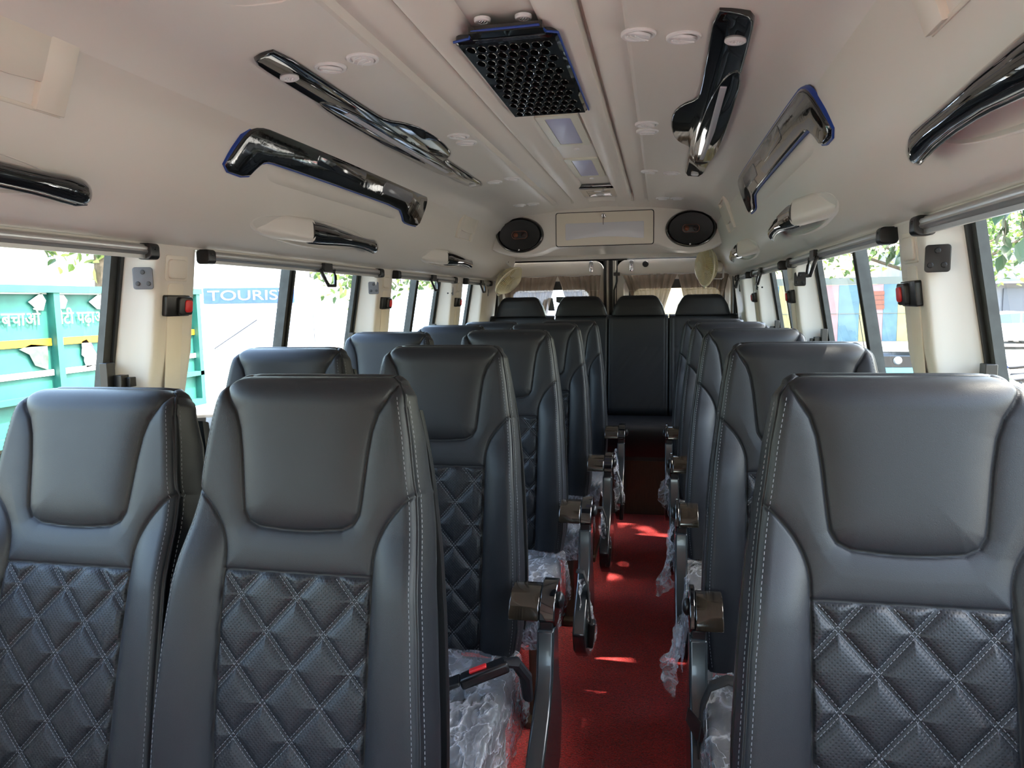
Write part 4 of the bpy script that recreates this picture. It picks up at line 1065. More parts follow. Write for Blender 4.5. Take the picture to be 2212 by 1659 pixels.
BACK_ME = make_backrest_mesh(); ST_ME = make_stitch_mesh()
def piping_mesh():
    q = MB()
    for sg in (-1, 1):
        pts = []
        for k in range(90):
            s = 0.004+(SL-0.006)*(k/89)**1.2; w = float(Wd(np.array(s))); h = float(seat_h(np.array([w]), np.array([s]))[0]); pts.append((sg*(w+0.0004), -h-0.055+0.0006, SL-s))
        q.tube(pts, 0.0022, 6)
    me = bpy.data.meshes.new('piping'); me.from_pydata(q.v, [], q.f); me.materials.append(M_leather_dark)
    for p in me.polygons: p.use_smooth = True
    me.update(); return me
PIPE_ME = piping_mesh()
def shell_mesh():
    q = MB(); pts = []
    ss = [0.05+(SL-0.09)*k/20 for k in range(21)]
    out = [(-float(Wd(np.array(s)))-0.002+0.012*sm(0.2,0.0,s), s) for s in reversed(ss)]+[(float(Wd(np.array(s)))+0.002-0.012*sm(0.2,0.0,s), s) for s in ss]
    poly = [(x, SL-s) for x, s in out]
    q.prism(poly, 0, 0.030, frame((0, 0.048, 0), (1,0,0), (0,0,1), (0,1,0)), 0, 0.012, 4) if False else None
    M = Matrix(((1,0,0,0),(0,0,1,0.050),(0,1,0,0),(0,0,0,1)))
    q.prism(poly, 0, 0.030, M, 0, 0.014, 4)
    me = bpy.data.meshes.new('back_shell'); me.from_pydata(q.v, [], q.f); me.materials.append(M_blackp)
    for p in me.polygons: p.use_smooth = True
    me.set_sharp_from_angle(angle=math.radians(50)); me.update(); return me
SHELL_ME = shell_mesh()
def rbox_mesh(name, d, r, m, seg=4, puff=0.0):
    bm = bmesh.new(); bmesh.ops.create_cube(bm, size=1.0)
    for v in bm.verts: v.co = Vector((v.co.x*d[0], v.co.y*d[1], v.co.z*d[2]))
    bmesh.ops.bevel(bm, geom=bm.edges[:]+bm.verts[:], offset=r, segments=seg, profile=0.5, affect='EDGES')
    me = bpy.data.meshes.new(name); bm.to_mesh(me); bm.free(); me.materials.append(m)
    for p in me.polygons: p.use_smooth = True
    me.update(); return me
CUSH_ME = rbox_mesh('seat_cushion', (0.440, 0.47, 0.125), 0.035, M_leather_dark)
def film_mesh(seed, drop_side):
    """crumpled polythene pulled over the cushion, a loose skirt hanging on one side"""
    q = MB(); W, D, H = 0.226, 0.243, 0.070
    def f(u, v):
        # u runs across: bottom left - top - bottom right ; v front to back
        a = (u-0.5)*2; drop = 0.15 if a*drop_side > 0 else 0.085
        if abs(a) < 0.72: x = W*a/0.72; z = H
        else:
            t = (abs(a)-0.72)/0.28; x = math.copysign(W+0.006+0.020*t, a); z = H-drop*t
        y = -D+(2*D-0.03)*v
        if v < 0.14:
            t = (0.14-v)/0.14; y = -D-0.004-0.012*t; z = z-0.13*t if abs(a) < 0.72 else z-0.03*t
        n = noise.noise_vector(Vector((x*22+seed*3.1, y*22, z*22+seed)))*0.007+noise.noise_vector(Vector((x*60+seed, y*60, z*60)))*0.0028
        rd = noise.noise(Vector((x*14-seed, y*9+seed, z*10))); n = n+Vector((0, 0, 0.010*max(0, rd)))
        edge = 0.018*noise.noise(Vector((x*9, y*12+seed, 3.0))) if abs(a) > 0.72 else 0
        return (x+n.x*1.2, y+n.y, z+0.006+abs(n.z)*1.1+edge*(abs(a)-0.72)*3)
    q.grid(f, 84, 56)
    me = bpy.data.meshes.new('polythene_cover'); me.from_pydata(q.v, [], q.f); me.materials.append(M_film)
    for p in me.polygons: p.use_smooth = True
    me.update(); return me
FILM = {(-1): [film_mesh(1.0, 1), film_mesh(5.3, 1)], 1: [film_mesh(9.1, -1), film_mesh(13.7, -1)]}
def linked(name, me, parent, loc=(0,0,0), rot=(0,0,0)):
    o = bpy.data.objects.new(name, me); COL.objects.link(o); o.parent = parent; o.location = loc; o.rotation_euler = rot; return o

def build_armrest(parent, s, arm_dx, post_dx, capw):
    """s=+1: aisle lies at +x of the seat. Origin: seat base centre on the floor."""
    yf = -0.182
    ar = bpy.data.objects.new('armrest', None); COL.objects.link(ar); ar.parent = parent
    # wood-grain cap: quarter-round front
    q = MB(); n = 12
    prof = [(yf, 0.604)]+[(yf+0.078*(1-math.cos(math.pi/2*k/n)), 0.604+0.058*math.sin(math.pi/2*k/n)) for k in range(1, n+1)]+[(yf+0.100, 0.659), (yf+0.115, 0.648), (yf+0.108, 0.63), (yf+0.06, 0.622), (yf+0.018, 0.612), (yf+0.010, 0.602)]
    M = Matrix(((0,0,1,arm_dx-capw/2),(1,0,0,0),(0,1,0,0),(0,0,0,1)))
    q.prism(prof, 0, capw, M); q.build('woodgrain_cap', M_wood, ar, bevel=0.0025, autosmooth=40)
    # hooked side cheek and neck
    cx = arm_dx+s*(capw/2+0.0003)
    ch = [(yf+0.004, 0.604),(yf+0.016, 0.636),(yf+0.045, 0.659),(yf+0.085, 0.671),(yf+0.110, 0.669),(yf+0.114, 0.640),(yf+0.105, 0.600),(yf+0.085, 0.578),(yf+0.030, 0.580)]
    q = MB(); M = Matrix(((0,0,1,min(cx, post_dx+s*0.020)),(1,0,0,0),(0,1,0,0),(0,0,0,1)))
    q.prism(ch, 0, max(0.012, abs(post_dx+s*0.020-cx)), M); q.build('side_cheek', M_gloss2, ar, bevel=0.003, autosmooth=40)
    q = MB(); q.sphere((post_dx+s*0.024, yf+0.075, 0.628), 0.020, 8, 0, (0.55,1,1)); q.build('pivot_knob', M_blackp, ar)
    q = MB(); q.box((post_dx, yf+0.035, 0.588), (0.030, 0.05, 0.024)); q.build('hinge_bracket', M_blackp, ar, bevel=0.002)
    # pedestal that flows into the seat side
    pp = [(yf+0.005, 0.582),(yf+0.075, 0.582),(yf+0.085, 0.50),(yf+0.09, 0.44),(yf+0.12, 0.38),(yf+0.13, 0.30),(yf+0.10, 0.22),(yf+0.02, 0.19),(yf-0.10, 0.20),(yf-0.17, 0.25),(yf-0.19, 0.31),(yf-0.15, 0.37),(yf-0.07, 0.42),(yf-0.015, 0.48)]
    q = MB(); M = Matrix(((0,0,1,post_dx-0.021),(1,0,0,0),(0,1,0,0),(0,0,0,1)))
    pp2 = pp[:]
    q.prism(pp2, 0, 0.040, M); q.build('pedestal', M_post, ar, bevel=0.006, seg=3, autosmooth=40)
    return ar

def build_seat(label, group, s, arm, film):
    r = thing('passenger_seat', label, 'seat', (0,0,0), 0, group)
    # backrest pivots at its foot; local z runs up the slope
    b = linked('backrest', BACK_ME, r, (0, 0, 0.435), (-0.195, 0, 0))
    linked('stitching', ST_ME, b); linked('piping', PIPE_ME, b)
    linked('back_shell', SHELL_ME, r, (0, 0, 0.435), (-0.195, 0, 0))
    linked('seat_cushion', CUSH_ME, r, (0, -0.275, 0.385))
    if film: linked('polythene_cover', FILM[s][random.randrange(2)], r, (0, -0.275, 0.385))
    # tubular stand
    q = MB()
    q.box((0, -0.20, 0.30), (0.40, 0.40, 0.035))
    q.build('seat_pan', M_blackp, r, bevel=0.006)
    for sx in (-1, 1):
        q = MB(); q.box((sx*0.17, -0.20, 0.15), (0.035, 0.30, 0.27)); q.box((sx*0.17, -0.20, 0.012), (0.05, 0.38, 0.024)); q.build('leg', mat('brown_grey_leg', srgb(70,58,46), 0.45), r, bevel=0.004)
    if arm: build_armrest(r, *arm)
    return r
random.seed(4)
ROWS = [1.155, 1.915, 2.670, 3.420, 4.180]
LI = [-0.235, -0.238, -0.225, -0.205, -0.188]; LO = [-0.686, -0.688, -0.684, -0.655, -0.640]; RX = [0.664, 0.660, 0.642, 0.632, 0.617]
ZT = [1.207, 1.211, 1.222, 1.222, 1.216]
ordn = ['front', 'second', 'third', 'fourth', 'fifth']
def finish_seat(o, x, y, zt, lean=0.195):
    """set the backrest so that its top edge lies at (y, zt)"""
    z0 = 0.435; L0 = SL*math.cos(lean); k = (zt-z0)/L0
    for c in o.children:
        if c.name.split('.')[0] in ('backrest', 'back_shell'): c.rotation_euler = (-lean, 0, 0); c.location.z = zt-L0
    o.location = (x, y-SL*math.sin(lean)+0.0, 0)
def place(proto, first, x, y, zt, label, lean=0.195):
    o = proto if first else copy_tree(proto)
    o['label'] = label; finish_seat(o, x, y, zt, lean); return o
g1 = 'aisle-side quilted seats on the truck side'; g2 = 'window-side quilted seats on the truck side'; g3 = 'single quilted seats on the fence side'
pL = build_seat('x', g1, -1, (1, 0.262, 0.314, 0.070), True)
pO = build_seat('x', g2, -1, None, False)
pR = build_seat('x', g3, 1, (-1, -0.220, -0.243, 0.060), True)
for i in range(4, -1, -1):
    place(pL, i == 4, LI[i], ROWS[i], ZT[i], 'charcoal quilted seat beside the aisle, %s row, truck side' % ordn[i], 0.195)
    place(pO, i == 4, LO[i], ROWS[i]+(0.05 if i == 0 else 0.0), ZT[i]-(0.032 if i == 0 else 0.004), 'charcoal quilted seat against the truck-side windows, %s row' % ordn[i], 0.27 if i == 0 else 0.195)
    place(pR, i == 4, RX[i], ROWS[i]+0.01, ZT[i]+(0.004 if i < 2 else -0.002), 'charcoal quilted single seat by the fence-side windows, %s row' % ordn[i], 0.195)

# ------------------------------------------------------------------ rear bench
bench = thing('rear_bench', 'full-width charcoal rear bench with four block headrests', 'bench seat', (0, 4.95, 0))
YB = 4.93-4.95
segs = [(-0.822, -0.375, -0.608), (-0.372, -0.018, -0.197), (-0.015, 0.375, 0.181), (0.378, 0.812, 0.590)]
def lean_pt(x, s, h): return Vector((x, YB+0.02-0.10*(s/0.68)-h, 1.236-s))
for (xa, xb, hc) in segs:
    W0 = xb-xa; q = MB(); NU, NV = 60, 84
    def f(u, v):
        x = xa+W0*u; s = 0.67*v; e = min(u, 1-u)*W0; h = 0.05
        h -= 0.016*(1-math.sqrt(max(0, 1-(1-min(1, e/0.016))**2))); h -= 0.03*(1-math.sqrt(max(0, 1-(1-min(1, s/0.03))**2)))
        du = abs(abs(x-hc)-0.175); h -= 0.004*math.exp(-(du/0.003)**2)
        h -= 0.003*math.exp(-((s-0.212)/0.003)**2)
        if s > 0.215 and abs(x-hc) < 0.172:
            a = (x-hc+0.75*(s))/0.075; d = abs(a-round(a))*0.06; h -= 0.0035*math.exp(-(d/0.0035)**2)
        if s > 0.6: h -= 0.04*((s-0.6)/0.07)**2
        return lean_pt(x, s, h)
    q.grid(f, NU, NV)
    q.box((( xa+xb)/2, YB+0.03, 0.90), (W0-0.01, 0.10, 0.62))
    q.build('backrest', M_leather, bench, autosmooth=70)
    # headrest: trapezoid pillow
    q = MB()
    def g(u, v):
        th = 2*math.pi*u; z = -0.005+0.130*v
        hw = interp(z, [-0.01, 0.0, 0.06, 0.10, 0.118, 0.126], [0.172, 0.174, 0.156, 0.132, 0.116, 0.094]); hd = interp(z, [-0.01, 0.0, 0.05, 0.10, 0.118, 0.126], [0.046, 0.050, 0.052, 0.044, 0.032, 0.016])
        c, s_ = math.cos(th), math.sin(th); p = 0.42
        return (hc+hw*math.copysign(abs(c)**p, c), YB-0.004+hd*math.copysign(abs(s_)**p, s_)*1.0, 1.236+z)
    q.grid(g, 56, 22, closed_u=True)
    q.prism([(a, b) for a, b in [(hc-0.094,-0.016+YB),(hc+0.094,-0.016+YB),(hc+0.094,0.012+YB),(hc-0.094,0.012+YB)]], 1.355, 1.3615, None, 0, 0.004)
    q.build('headrest', M_leather_dark, bench, autosmooth=75)
q = MB(); nU = 90
def f(u, v):
    x = -0.86+1.70*u; t = v
    if t < 0.62: y = YB-0.06-0.44*(t/0.62); z = 0.575+0.006*math.sin(t*4)
    else:
        a = (t-0.62)/0.38; 
        if a < 0.35: th = a/0.35*math.pi/2; y = YB-0.50-0.030*math.sin(th); z = 0.578-0.030*(1-math.cos(th))
        else: b = (a-0.35)/0.65; y = YB-0.53+0.045*b*b; z = 0.548-0.165*b
    return (x, y, z)
q.grid(f, nU, 60); q.build('seat_cushion', M_leather_dark, bench, autosmooth=60)
q = MB(); q.box((0, YB-0.20, 0.365), (1.68, 0.50, 0.03)); q.build('seat_base', M_blackp, bench, bevel=0.004)
q = MB(); q.box((-0.008, YB+0.075, 0.88), (1.66, 0.03, 0.66)); q.build('light_stop_board', M_blackp, bench, bevel=0.004)  # dark board added to stop daylight showing between the backrests
q = MB(); q.box((0, YB-0.17, 0.175), (1.70, 0.46, 0.349)); q.build('base_box', M_ply, bench, smooth=False)
# ------------------------------------------------------------------ seat belts and loose things on the seats
def build_belt(x, y, z, s, label):
    r = thing('lap_belt', label, 'seat belt', (x, y, z), 0, 'black lap belts')
    q = MB()
    def band(P, w=0.023, th=0.0018):
        V = []
        for i, p in enumerate(P):
            p = Vector(p); t = (Vector(P[min(i+1, len(P)-1)])-Vector(P[max(i-1, 0)])).normalized(); side = t.cross(Vector((0,0,1)))
            side = side.normalized() if side.length > 0.1 else Vector((1,0,0)); up = side.cross(t).normalized()
            V += [p-side*w+up*th, p+side*w+up*th, p+side*w-up*th, p-side*w-up*th]
        q.add(V, [(4*i+k, 4*i+(k+1) % 4, 4*i+4+(k+1) % 4, 4*i+4+k) for i in range(len(P)-1) for k in range(4)])
    band([(-0.20,0.10,-0.03),(-0.18,0.03,0.02),(-0.12,-0.02,0.035),(-0.06,-0.035,0.03),(0.0,-0.03,0.028)])
    q.build('webbing', M_webbing, r, autosmooth=40)
    q = MB()
    ring = [(-0.13+0.05*math.cos(a), -0.005+0.012*math.sin(2*a), 0.045+0.040*math.sin(a)) for a in [math.pi*k/14 for k in range(15)]]
    V = []
    for (a, b, c) in ring: V += [(a, b-0.022, c), (a, b+0.022, c)]
    q.add(V, [(2*i, 2*i+1, 2*i+3, 2*i+2) for i in range(14)]); q.build('webbing_loop', M_webbing, r, solid=0.002)
    R = Matrix.Rotation(-0.35, 3, 'Y') @ Matrix.Rotation(0.25, 3, 'Z')
    q = MB(); q.box((0.075, -0.010, 0.050), (0.112, 0.046, 0.024), 0, R); q.build('buckle', M_blackp, r, bevel=0.006, seg=3)
    q = MB(); q.box((0.060, -0.014, 0.0605), (0.040, 0.018, 0.006), 0, R); q.build('release_button', M_red, r, bevel=0.002)
    q = MB(); q.box((0.004, -0.030, 0.030), (0.040, 0.052, 0.010), 0, R); q.build('tongue', M_blackp, r, bevel=0.003)
    q = MB(); q.tube([(0.115,0.0,0.072),(0.140,0.012,0.068),(0.158,0.03,0.030),(0.160,0.045,-0.03)], [0.012,0.019,0.020,0.016], 10, flat=0.7); q.build('buckle_sleeve', M_leather_dark, r)
    return r
build_belt(-0.120, 1.500, 0.470, 1, 'black lap belt with red-buttoned buckle lying on the film-covered second-row aisle seat')
def build_hanging(x, y, z, label):
    r = thing('hanging_belt_buckle', label, 'seat belt', (x, y, z), 0, 'belt buckles hanging into the aisle')
    q = MB(); P = [(-0.045,0.04,0.15),(-0.020,0.02,0.155),(-0.004,0.0,0.12),(0.0,0,0.05),(0.004,0,0.0)]
    V = []
    for p in P: V += [(p[0], p[1]-0.016, p[2]), (p[0], p[1]+0.016, p[2])]
    q.add(V, [(2*i, 2*i+1, 2*i+3, 2*i+2) for i in range(4)]); q.build('webbing', M_webbing, r, solid=0.003)
    q = MB(); q.box((0.006,0,-0.040), (0.020,0.040,0.085), 0, Matrix.Rotation(0.08, 3, 'Y')); q.build('buckle', M_blackp, r, bevel=0.006, seg=3)
    return r
for (x, y, z, w) in ((0.112, 2.24, 0.315, 'third-row'), (0.118, 2.93, 0.33, 'fourth-row'), (0.136, 3.62, 0.32, 'fifth-row')):
    build_hanging(x, y, z, 'black belt buckle hanging into the aisle from the %s truck-side seat' % w)
def build_loop(label):
    r = thing('looped_lap_belt', label, 'seat belt', (0.452, 1.50, 0.49), 0, 'black lap belts')
    q = MB(); V = []
    P = [(0.06,0.02,0.035),(0.02,0.02,0.045),(-0.015,0.015,0.030),(-0.032,0.005,-0.01),(-0.040,-0.01,-0.07),(-0.04,-0.02,-0.14)]
    for p in P: V += [(p[0], p[1]-0.020, p[2]), (p[0], p[1]+0.020, p[2])]
    q.add(V, [(2*i, 2*i+1, 2*i+3, 2*i+2) for i in range(len(P)-1)]); q.build('webbing', M_webbing, r, solid=0.003)
    q = MB(); q.prism([(-0.016,0.0),(0.010,-0.03),(0.022,-0.08),(0.0,-0.07),(-0.020,-0.03)], -0.002, 0.002, frame((-0.046, -0.02, 0.0), (1,0,0), (0,0,1), (0,-1,0))); q.build('metal_tongue', M_blackp, r)
    return r
build_loop('black lap belt looped over the side of the second-row fence-side seat')

# loose bags of film hanging beside the seats
def build_flap(x, y, z, w, h, s, seed, label):
    r = thing('polythene_flap', label, 'plastic film', (x, y, z), 0, 'loose polythene flaps in the aisle')
    q = MB()
    def f(u, v):
        k = 1-0.55*v
        n = noise.noise_vector(Vector((u*3+seed, v*3, seed)))
        return (s*(0.010+0.045*v*math.sin(u*3.1+0.2))+0.018*n.x+0.01*noise.noise(Vector((u*11, v*9, seed))), (u-0.5)*w*k+0.015*n.y, -h*v*(0.82+0.30*math.sin(u*2.6+seed))+0.012*n.z)
    q.grid(f, 36, 30); q.build('film_sheet', M_film, r, autosmooth=25); return r
build_flap(0.074, 2.300, 0.455, 0.26, 0.24, 1, 1.7, 'crumpled clear film hanging from the third-row truck-side seat')
build_flap(0.080, 3.000, 0.450, 0.26, 0.22, 1, 4.2, 'crumpled clear film hanging from the fourth-row truck-side seat')
build_flap(0.094, 3.700, 0.56, 0.22, 0.26, 1, 7.9, 'pointed clear film flap hanging from the fifth-row truck-side seat')
build_flap(0.388, 1.72, 0.56, 0.10, 0.20, -1, 2.9, 'narrow clear film flap behind the second-row fence-side armrest')
build_flap(0.380, 2.48, 0.56, 0.14, 0.22, -1, 6.1, 'triangular clear film flap by the third-row fence-side armrest')
build_flap(0.372, 3.24, 0.57, 0.12, 0.16, -1, 8.8, 'small clear film flap by the fourth-row fence-side armrest')

# ------------------------------------------------------------------ outside
GZ = -0.82
M_ground = mat('dusty_asphalt', srgb(112, 106, 98), 0.9, bump=(60, 0.4, 0.01), var=(1.2, 0.18))
mb = MB(); mb.box((0, 25, GZ-0.05), (140, 120, 0.1)); struct(mb.build('ground', M_ground, smooth=False))

M_truckg = mat('weathered_green_paint', srgb(34, 98, 86), 0.55, var=(5, 0.28))
M_truckw = mat('white_paint', srgb(236, 236, 232), 0.5)
M_yb = mat('yellow_band_paint', srgb(222, 150, 14), 0.5, var=(9, 0.15))
def text_mesh(s, size, font=None, ext=0.001):
    c = bpy.data.curves.new('t', 'FONT'); c.body = s; c.size = size; c.extrude = ext; c.align_x = 'LEFT'
    o = bpy.data.objects.new('t', c); COL.objects.link(o)
    dg = bpy.context.evaluated_depsgraph_get(); me = bpy.data.meshes.new_from_object(o.evaluated_get(dg)); bpy.data.objects.remove(o)
    return me
def put_text(s, size, M, width, parent, name, m, ext=0.002, weight=0.0):
    me = text_mesh(s, size, ext=ext)
    xs = [v.co.x for v in me.vertices]
    if not xs: return None
    k = width/(max(xs)-min(xs)); x0 = min(xs)
    for v in me.vertices: v.co = Vector(((v.co.x-x0)*k, v.co.y, v.co.z))
    me.transform(M); me.materials.clear(); me.materials.append(m)
    o = bpy.data.objects.new(name, me); COL.objects.link(o); o.parent = parent
    return o
TX = -4.0
tk = thing('lorry', 'green lorry body with white writing and yellow band beside the truck-side window', 'truck', (TX, 3.6, GZ))
def TP(y, z): return (TX, y, z)
def MTX(y, z, off=0.03): return frame((off, y-3.6, z-GZ), (0,1,0), (0,0,1), (1,0,0))
q = MB(); z0, z1 = 0.42, 1.475; q.box((-1.1, 0, (z0+z1)/2-GZ), (2.2, 5.3, z1-z0)); q.build('cargo_body', M_truckg, tk, smooth=False)
q = MB(); q.box((0.02, 0, 1.475-GZ), (0.10, 5.34, 0.05)); q.box((0.02, 0, 0.71-GZ), (0.08, 5.3, 0.04)); q.box((0.02, 0, 0.44-GZ), (0.08, 5.3, 0.06)); q.build('side_rail', M_truckg, tk, smooth=False)
for yy in (1.3, 2.1, 2.9, 3.75, 4.565, 5.40, 6.22):
    q = MB(); q.box((0.03, yy-3.6, 0.98-GZ), (0.06, 0.055, 1.02)); q.build('side_post', M_truckg, tk, smooth=False)
for (ya, yb) in ((3.80,4.53),(4.60,5.37),(5.43,6.2),(2.95,3.72)):
    q = MB(); q.box((0.016, (ya+yb)/2-3.6, 1.098-GZ), (0.006, yb-ya, 0.052)); q.build('yellow_band', M_yb, tk, smooth=False)
    q = MB(); q.box((0.016, (ya+yb)/2-3.6, 0.878-GZ), (0.006, yb-ya, 0.042)); q.box((0.016, (ya+yb)/2-3.6, 1.450-GZ), (0.006, yb-ya-0.02, 0.022)); q.build('white_band', M_truckw, tk, smooth=False)
    q = MB(); c = (ya+yb)/2
    for (u, w, hh) in ((-0.36, 0.16, 0.10), (0.10, 0.34, 0.115)) if (yb-ya) > 0.75 else ((-0.20, 0.34, 0.12), (0.27, 0.15, 0.12)):
        P = [(-w/2, 0), (-w/2+0.09*hh/0.1, hh/2), (w/2-0.03, hh/2), (w/2, 0.01), (w/2-0.03, -hh/2), (-w/2+0.08, -hh/2)]
        q.prism(P, 0, 0.005, MTX(c+u, 1.385, 0.014))
    q.build('white_panel_mark', M_truckw, tk, smooth=False)
put_text('बेटी बचाओ', 0.13, MTX(3.93, 1.225, 0.018), 0.52, tk, 'painted_slogan', M_truckw)
put_text('बेटी पढ़ाओ', 0.13, MTX(4.585, 1.225, 0.018), 0.50, tk, 'painted_slogan', M_truckw)
q = MB(); q.prism([(0,0),(0.12,0),(0.06,0.13)], 0, 0.004, MTX(5.17, 1.135, 0.016)); q.build('white_triangle', M_truckw, tk, smooth=False)
random.seed(3)
q = MB(); P = [(0.02,0.20),(0.07,0.215),(0.11,0.17),(0.15,0.11),(0.19,0.05),(0.185,0.0),(0.12,0.01),(0.05,0.0),(0.03,0.05),(0.035,0.08),(0.01,0.10),(0.02,0.15)]
q.prism(P, 0, 0.003, MTX(4.79, 0.885, 0.016)); q.build('torn_poster', M_truckw, tk, smooth=False)
q = MB(); q.prism([(0,0),(0.03,0.05),(0.075,0.05),(0.10,0.01),(0.07,0.03),(0.035,0.025)], 0, 0.003, MTX(4.825, 1.02, 0.0195)); q.build('purple_poster_mark', mat('purple_ink', srgb(84,64,160), 0.6), tk, smooth=False)
q = MB(); q.prism([(0.0,0.06),(0.10,0.09),(0.24,0.075),(0.24,0.0),(0.23,-0.10),(0.12,-0.06),(0.08,0.02)], 0, 0.003, MTX(4.25, 1.0, 0.016)); q.build('rust_patch', mat('rusty_paint', srgb(72,82,76), 0.7, var=(20,0.3)), tk, smooth=False)
for yy in (1.7, 5.0):
    q = MB(); q.lathe([(0, 0.12), (0.26, 0.12), (0.28, 0.14), (0.48, 0.13), (0.50, 0.05), (0.50, -0.1), (0, -0.1)], frame((-0.12, yy-3.6, 0.50), (0,1,0), (0,0,1), (1,0,0)), 32); q.build('wheel', M_black, tk)
q = MB(); q.box((-1.1, 0, 0.95), (1.0, 5.2, 0.22)); q.build('chassis', M_blackp, tk, smooth=False)

def vehicle(kind, c, rotz, label, cat, paint, glass=None, sign=None):
    """kinds: car, van. local +x is forward, origin on the ground"""
    r = thing(kind if kind != 'van' else 'minibus', label, cat, (c[0], c[1], GZ), rotz)
    gm = glass or (mat('painted_sky_glass', srgb(196, 208, 226), 0.08, coat=1.0) if kind == 'van' else mat('tinted_car_glass', srgb(70, 92, 110), 0.06, coat=1.0))  # van glass is pale: sky reflection put into its base colour
    if kind == 'car':
        prof = [(-2.0,0.45),(-2.02,0.80),(-1.95,0.98),(-1.45,1.03),(-0.95,1.42),(-0.2,1.48),(0.45,1.42),(1.05,1.02),(1.80,0.90),(2.02,0.72),(2.05,0.45),(1.7,0.32),(-1.7,0.32)]; W = 0.84
        win = [[(-1.38,1.04),(-0.92,1.36),(-0.35,1.41),(-0.35,1.02)],[(-0.28,1.02),(-0.28,1.41),(0.38,1.36),(0.92,1.02)]]; axles = (-1.28, 1.30); wr = 0.31
    else:
        prof = [(-2.6,0.5),(-2.65,1.2),(-2.6,2.35),(-2.45,2.5),(1.2,2.5),(1.55,2.35),(2.15,1.45),(2.72,1.15),(2.85,0.9),(2.85,0.45),(2.5,0.35),(-2.4,0.35)]; W = 0.95
        win = [[(-2.35,1.4),(-2.35,2.1),(-1.2,2.1),(-1.2,1.4)],[(-1.1,1.4),(-1.1,2.1),(0.1,2.1),(0.1,1.4)],[(0.2,1.4),(0.2,2.1),(1.35,2.1),(1.85,1.4)]]; axles = (-1.7, 1.9); wr = 0.36
    q = MB(); M = Matrix(((1,0,0,0),(0,0,1,0),(0,1,0,0),(0,0,0,1)))
    # body with tumblehome: rings across the width
    ws = [(-1.0, 0.90), (-0.97, 0.985), (-0.85, 1.0), (0.85, 1.0), (0.97, 0.985), (1.0, 0.90)]; n = len(prof); V = []
    cz = 0.8; cx0 = 0.0
    for (w, k) in ws:
        for (x, z) in prof:
            tw = W*w*(1-0.10*max(0, (z-1.0))*(1 if kind == 'car' else 0.25)); V.append((cx0+x*(0.5+0.5*k), tw, cz+(z-cz)*k))
    F = [(j*n+i, j*n+(i+1) % n, (j+1)*n+(i+1) % n, (j+1)*n+i) for j in range(5) for i in range(n)]+[tuple(range(n)), tuple(range(6*n-1, 5*n-1, -1))]
    q.add(V, F); q.build('bodywork', paint, r, autosmooth=28, bevel=0.02)
    for sd in (-1, 1):
        for wnd in win:
            q = MB(); V = []
            for (x, z) in wnd: V.append((x, sd*(W*(1-0.10*max(0, (z-1.0))*(1 if kind == 'car' else 0.25))+0.004), z))
            q.add(V, [(0,1,2,3)]); q.build('side_window', gm, r, smooth=False)
        for ax in axles:
            q = MB(); T = frame((ax, sd*(W-0.045), wr), (1,0,0), (0,0,1), (0,sd,0)); q.lathe([(0,-0.05),(wr,-0.05),(wr,0.10),(wr*0.93,0.125),(wr*0.70,0.12)], T, 28); q.build('tyre', M_black, r)
            q = MB(); q.lathe([(wr*0.70,0.118),(wr*0.62,0.10),(wr*0.2,0.115),(0,0.12)], T, 28)
            for k in range(5): a = 2*math.pi*k/5; q.tube([T @ Vector((0.04*math.cos(a), 0.04*math.sin(a), 0.125)), T @ Vector((wr*0.66*math.cos(a), wr*0.66*math.sin(a), 0.125))], 0.02, 6)
            q.build('wheel_rim', M_alu, r)
    q = MB()
    if kind == 'car': V = [(0.50,-0.66,1.40),(0.50,0.66,1.40),(1.03,0.76,1.04),(1.03,-0.76,1.04)]; V2 = [(-1.00,-0.62,1.40),(-1.00,0.62,1.40),(-1.42,0.74,1.06),(-1.42,-0.74,1.06)]
    else: V = [(1.60,-0.80,2.26),(1.60,0.80,2.26),(2.17,0.88,1.44),(2.17,-0.88,1.44)]; V2 = [(-2.64,-0.7,2.1),(-2.64,0.7,2.1),(-2.67,0.75,1.4),(-2.67,-0.75,1.4)]
    q.add([(x+0.014, y, z+0.014) for x, y, z in V], [(0,1,2,3)]); q.build('windscreen', gm, r, smooth=False)
    q = MB(); q.add([(x-0.016, y, z+0.006) for x, y, z in V2], [(0,1,2,3)]); q.build('rear_window', gm, r, smooth=False)
    lx = 2.02 if kind == 'car' else 2.84
    for sd in (-1, 1):
        q = MB(); q.prism(rrect(0.30, 0.14, 0.05, 4), 0, 0.03, frame((lx-0.03, sd*(W-0.22), 0.72), (0,1,0), (0,0,1), (1,0,0)), 0, 0.008); q.build('headlamp', M_strip, r)
    q = MB(); q.prism(rrect(0.7, 0.12, 0.03, 3), 0, 0.02, frame((lx-0.008, 0, 0.62), (0,1,0), (0,0,1), (1,0,0))); q.build('grille', M_blackp, r)
    if sign:
        q = MB(); q.box((1.66, 0, 2.34), (0.06, 1.5, 0.26)); q.build('sign_board', mat('blue_sign', srgb(60,86,190), 0.5), r, smooth=False)
        put_text(sign, 0.24, frame((1.70, -0.68, 2.26), (0,1,0), (0,0,1), (1,0,0)), 1.36, r, 'sign_lettering', M_truckw)
        q = MB(); q.tube([(2.30,-0.5,1.46),(1.98,0.15,1.92)], 0.012, 6); q.build('wiper', M_blackp, r)
    return r
PW = mat('white_car_paint', srgb(238,238,236), 0.25, coat=0.6)
vehicle('van', (-7.3, 13.2), math.radians(-68), 'white minibus with a blue sign board in front, seen past the lorry', 'minibus', PW, sign='TOURIST')
vehicle('van', (-5.4, 19.5), math.radians(-84), 'second white minibus farther off behind the first', 'minibus', mat('offwhite_paint', srgb(226,230,232), 0.3))
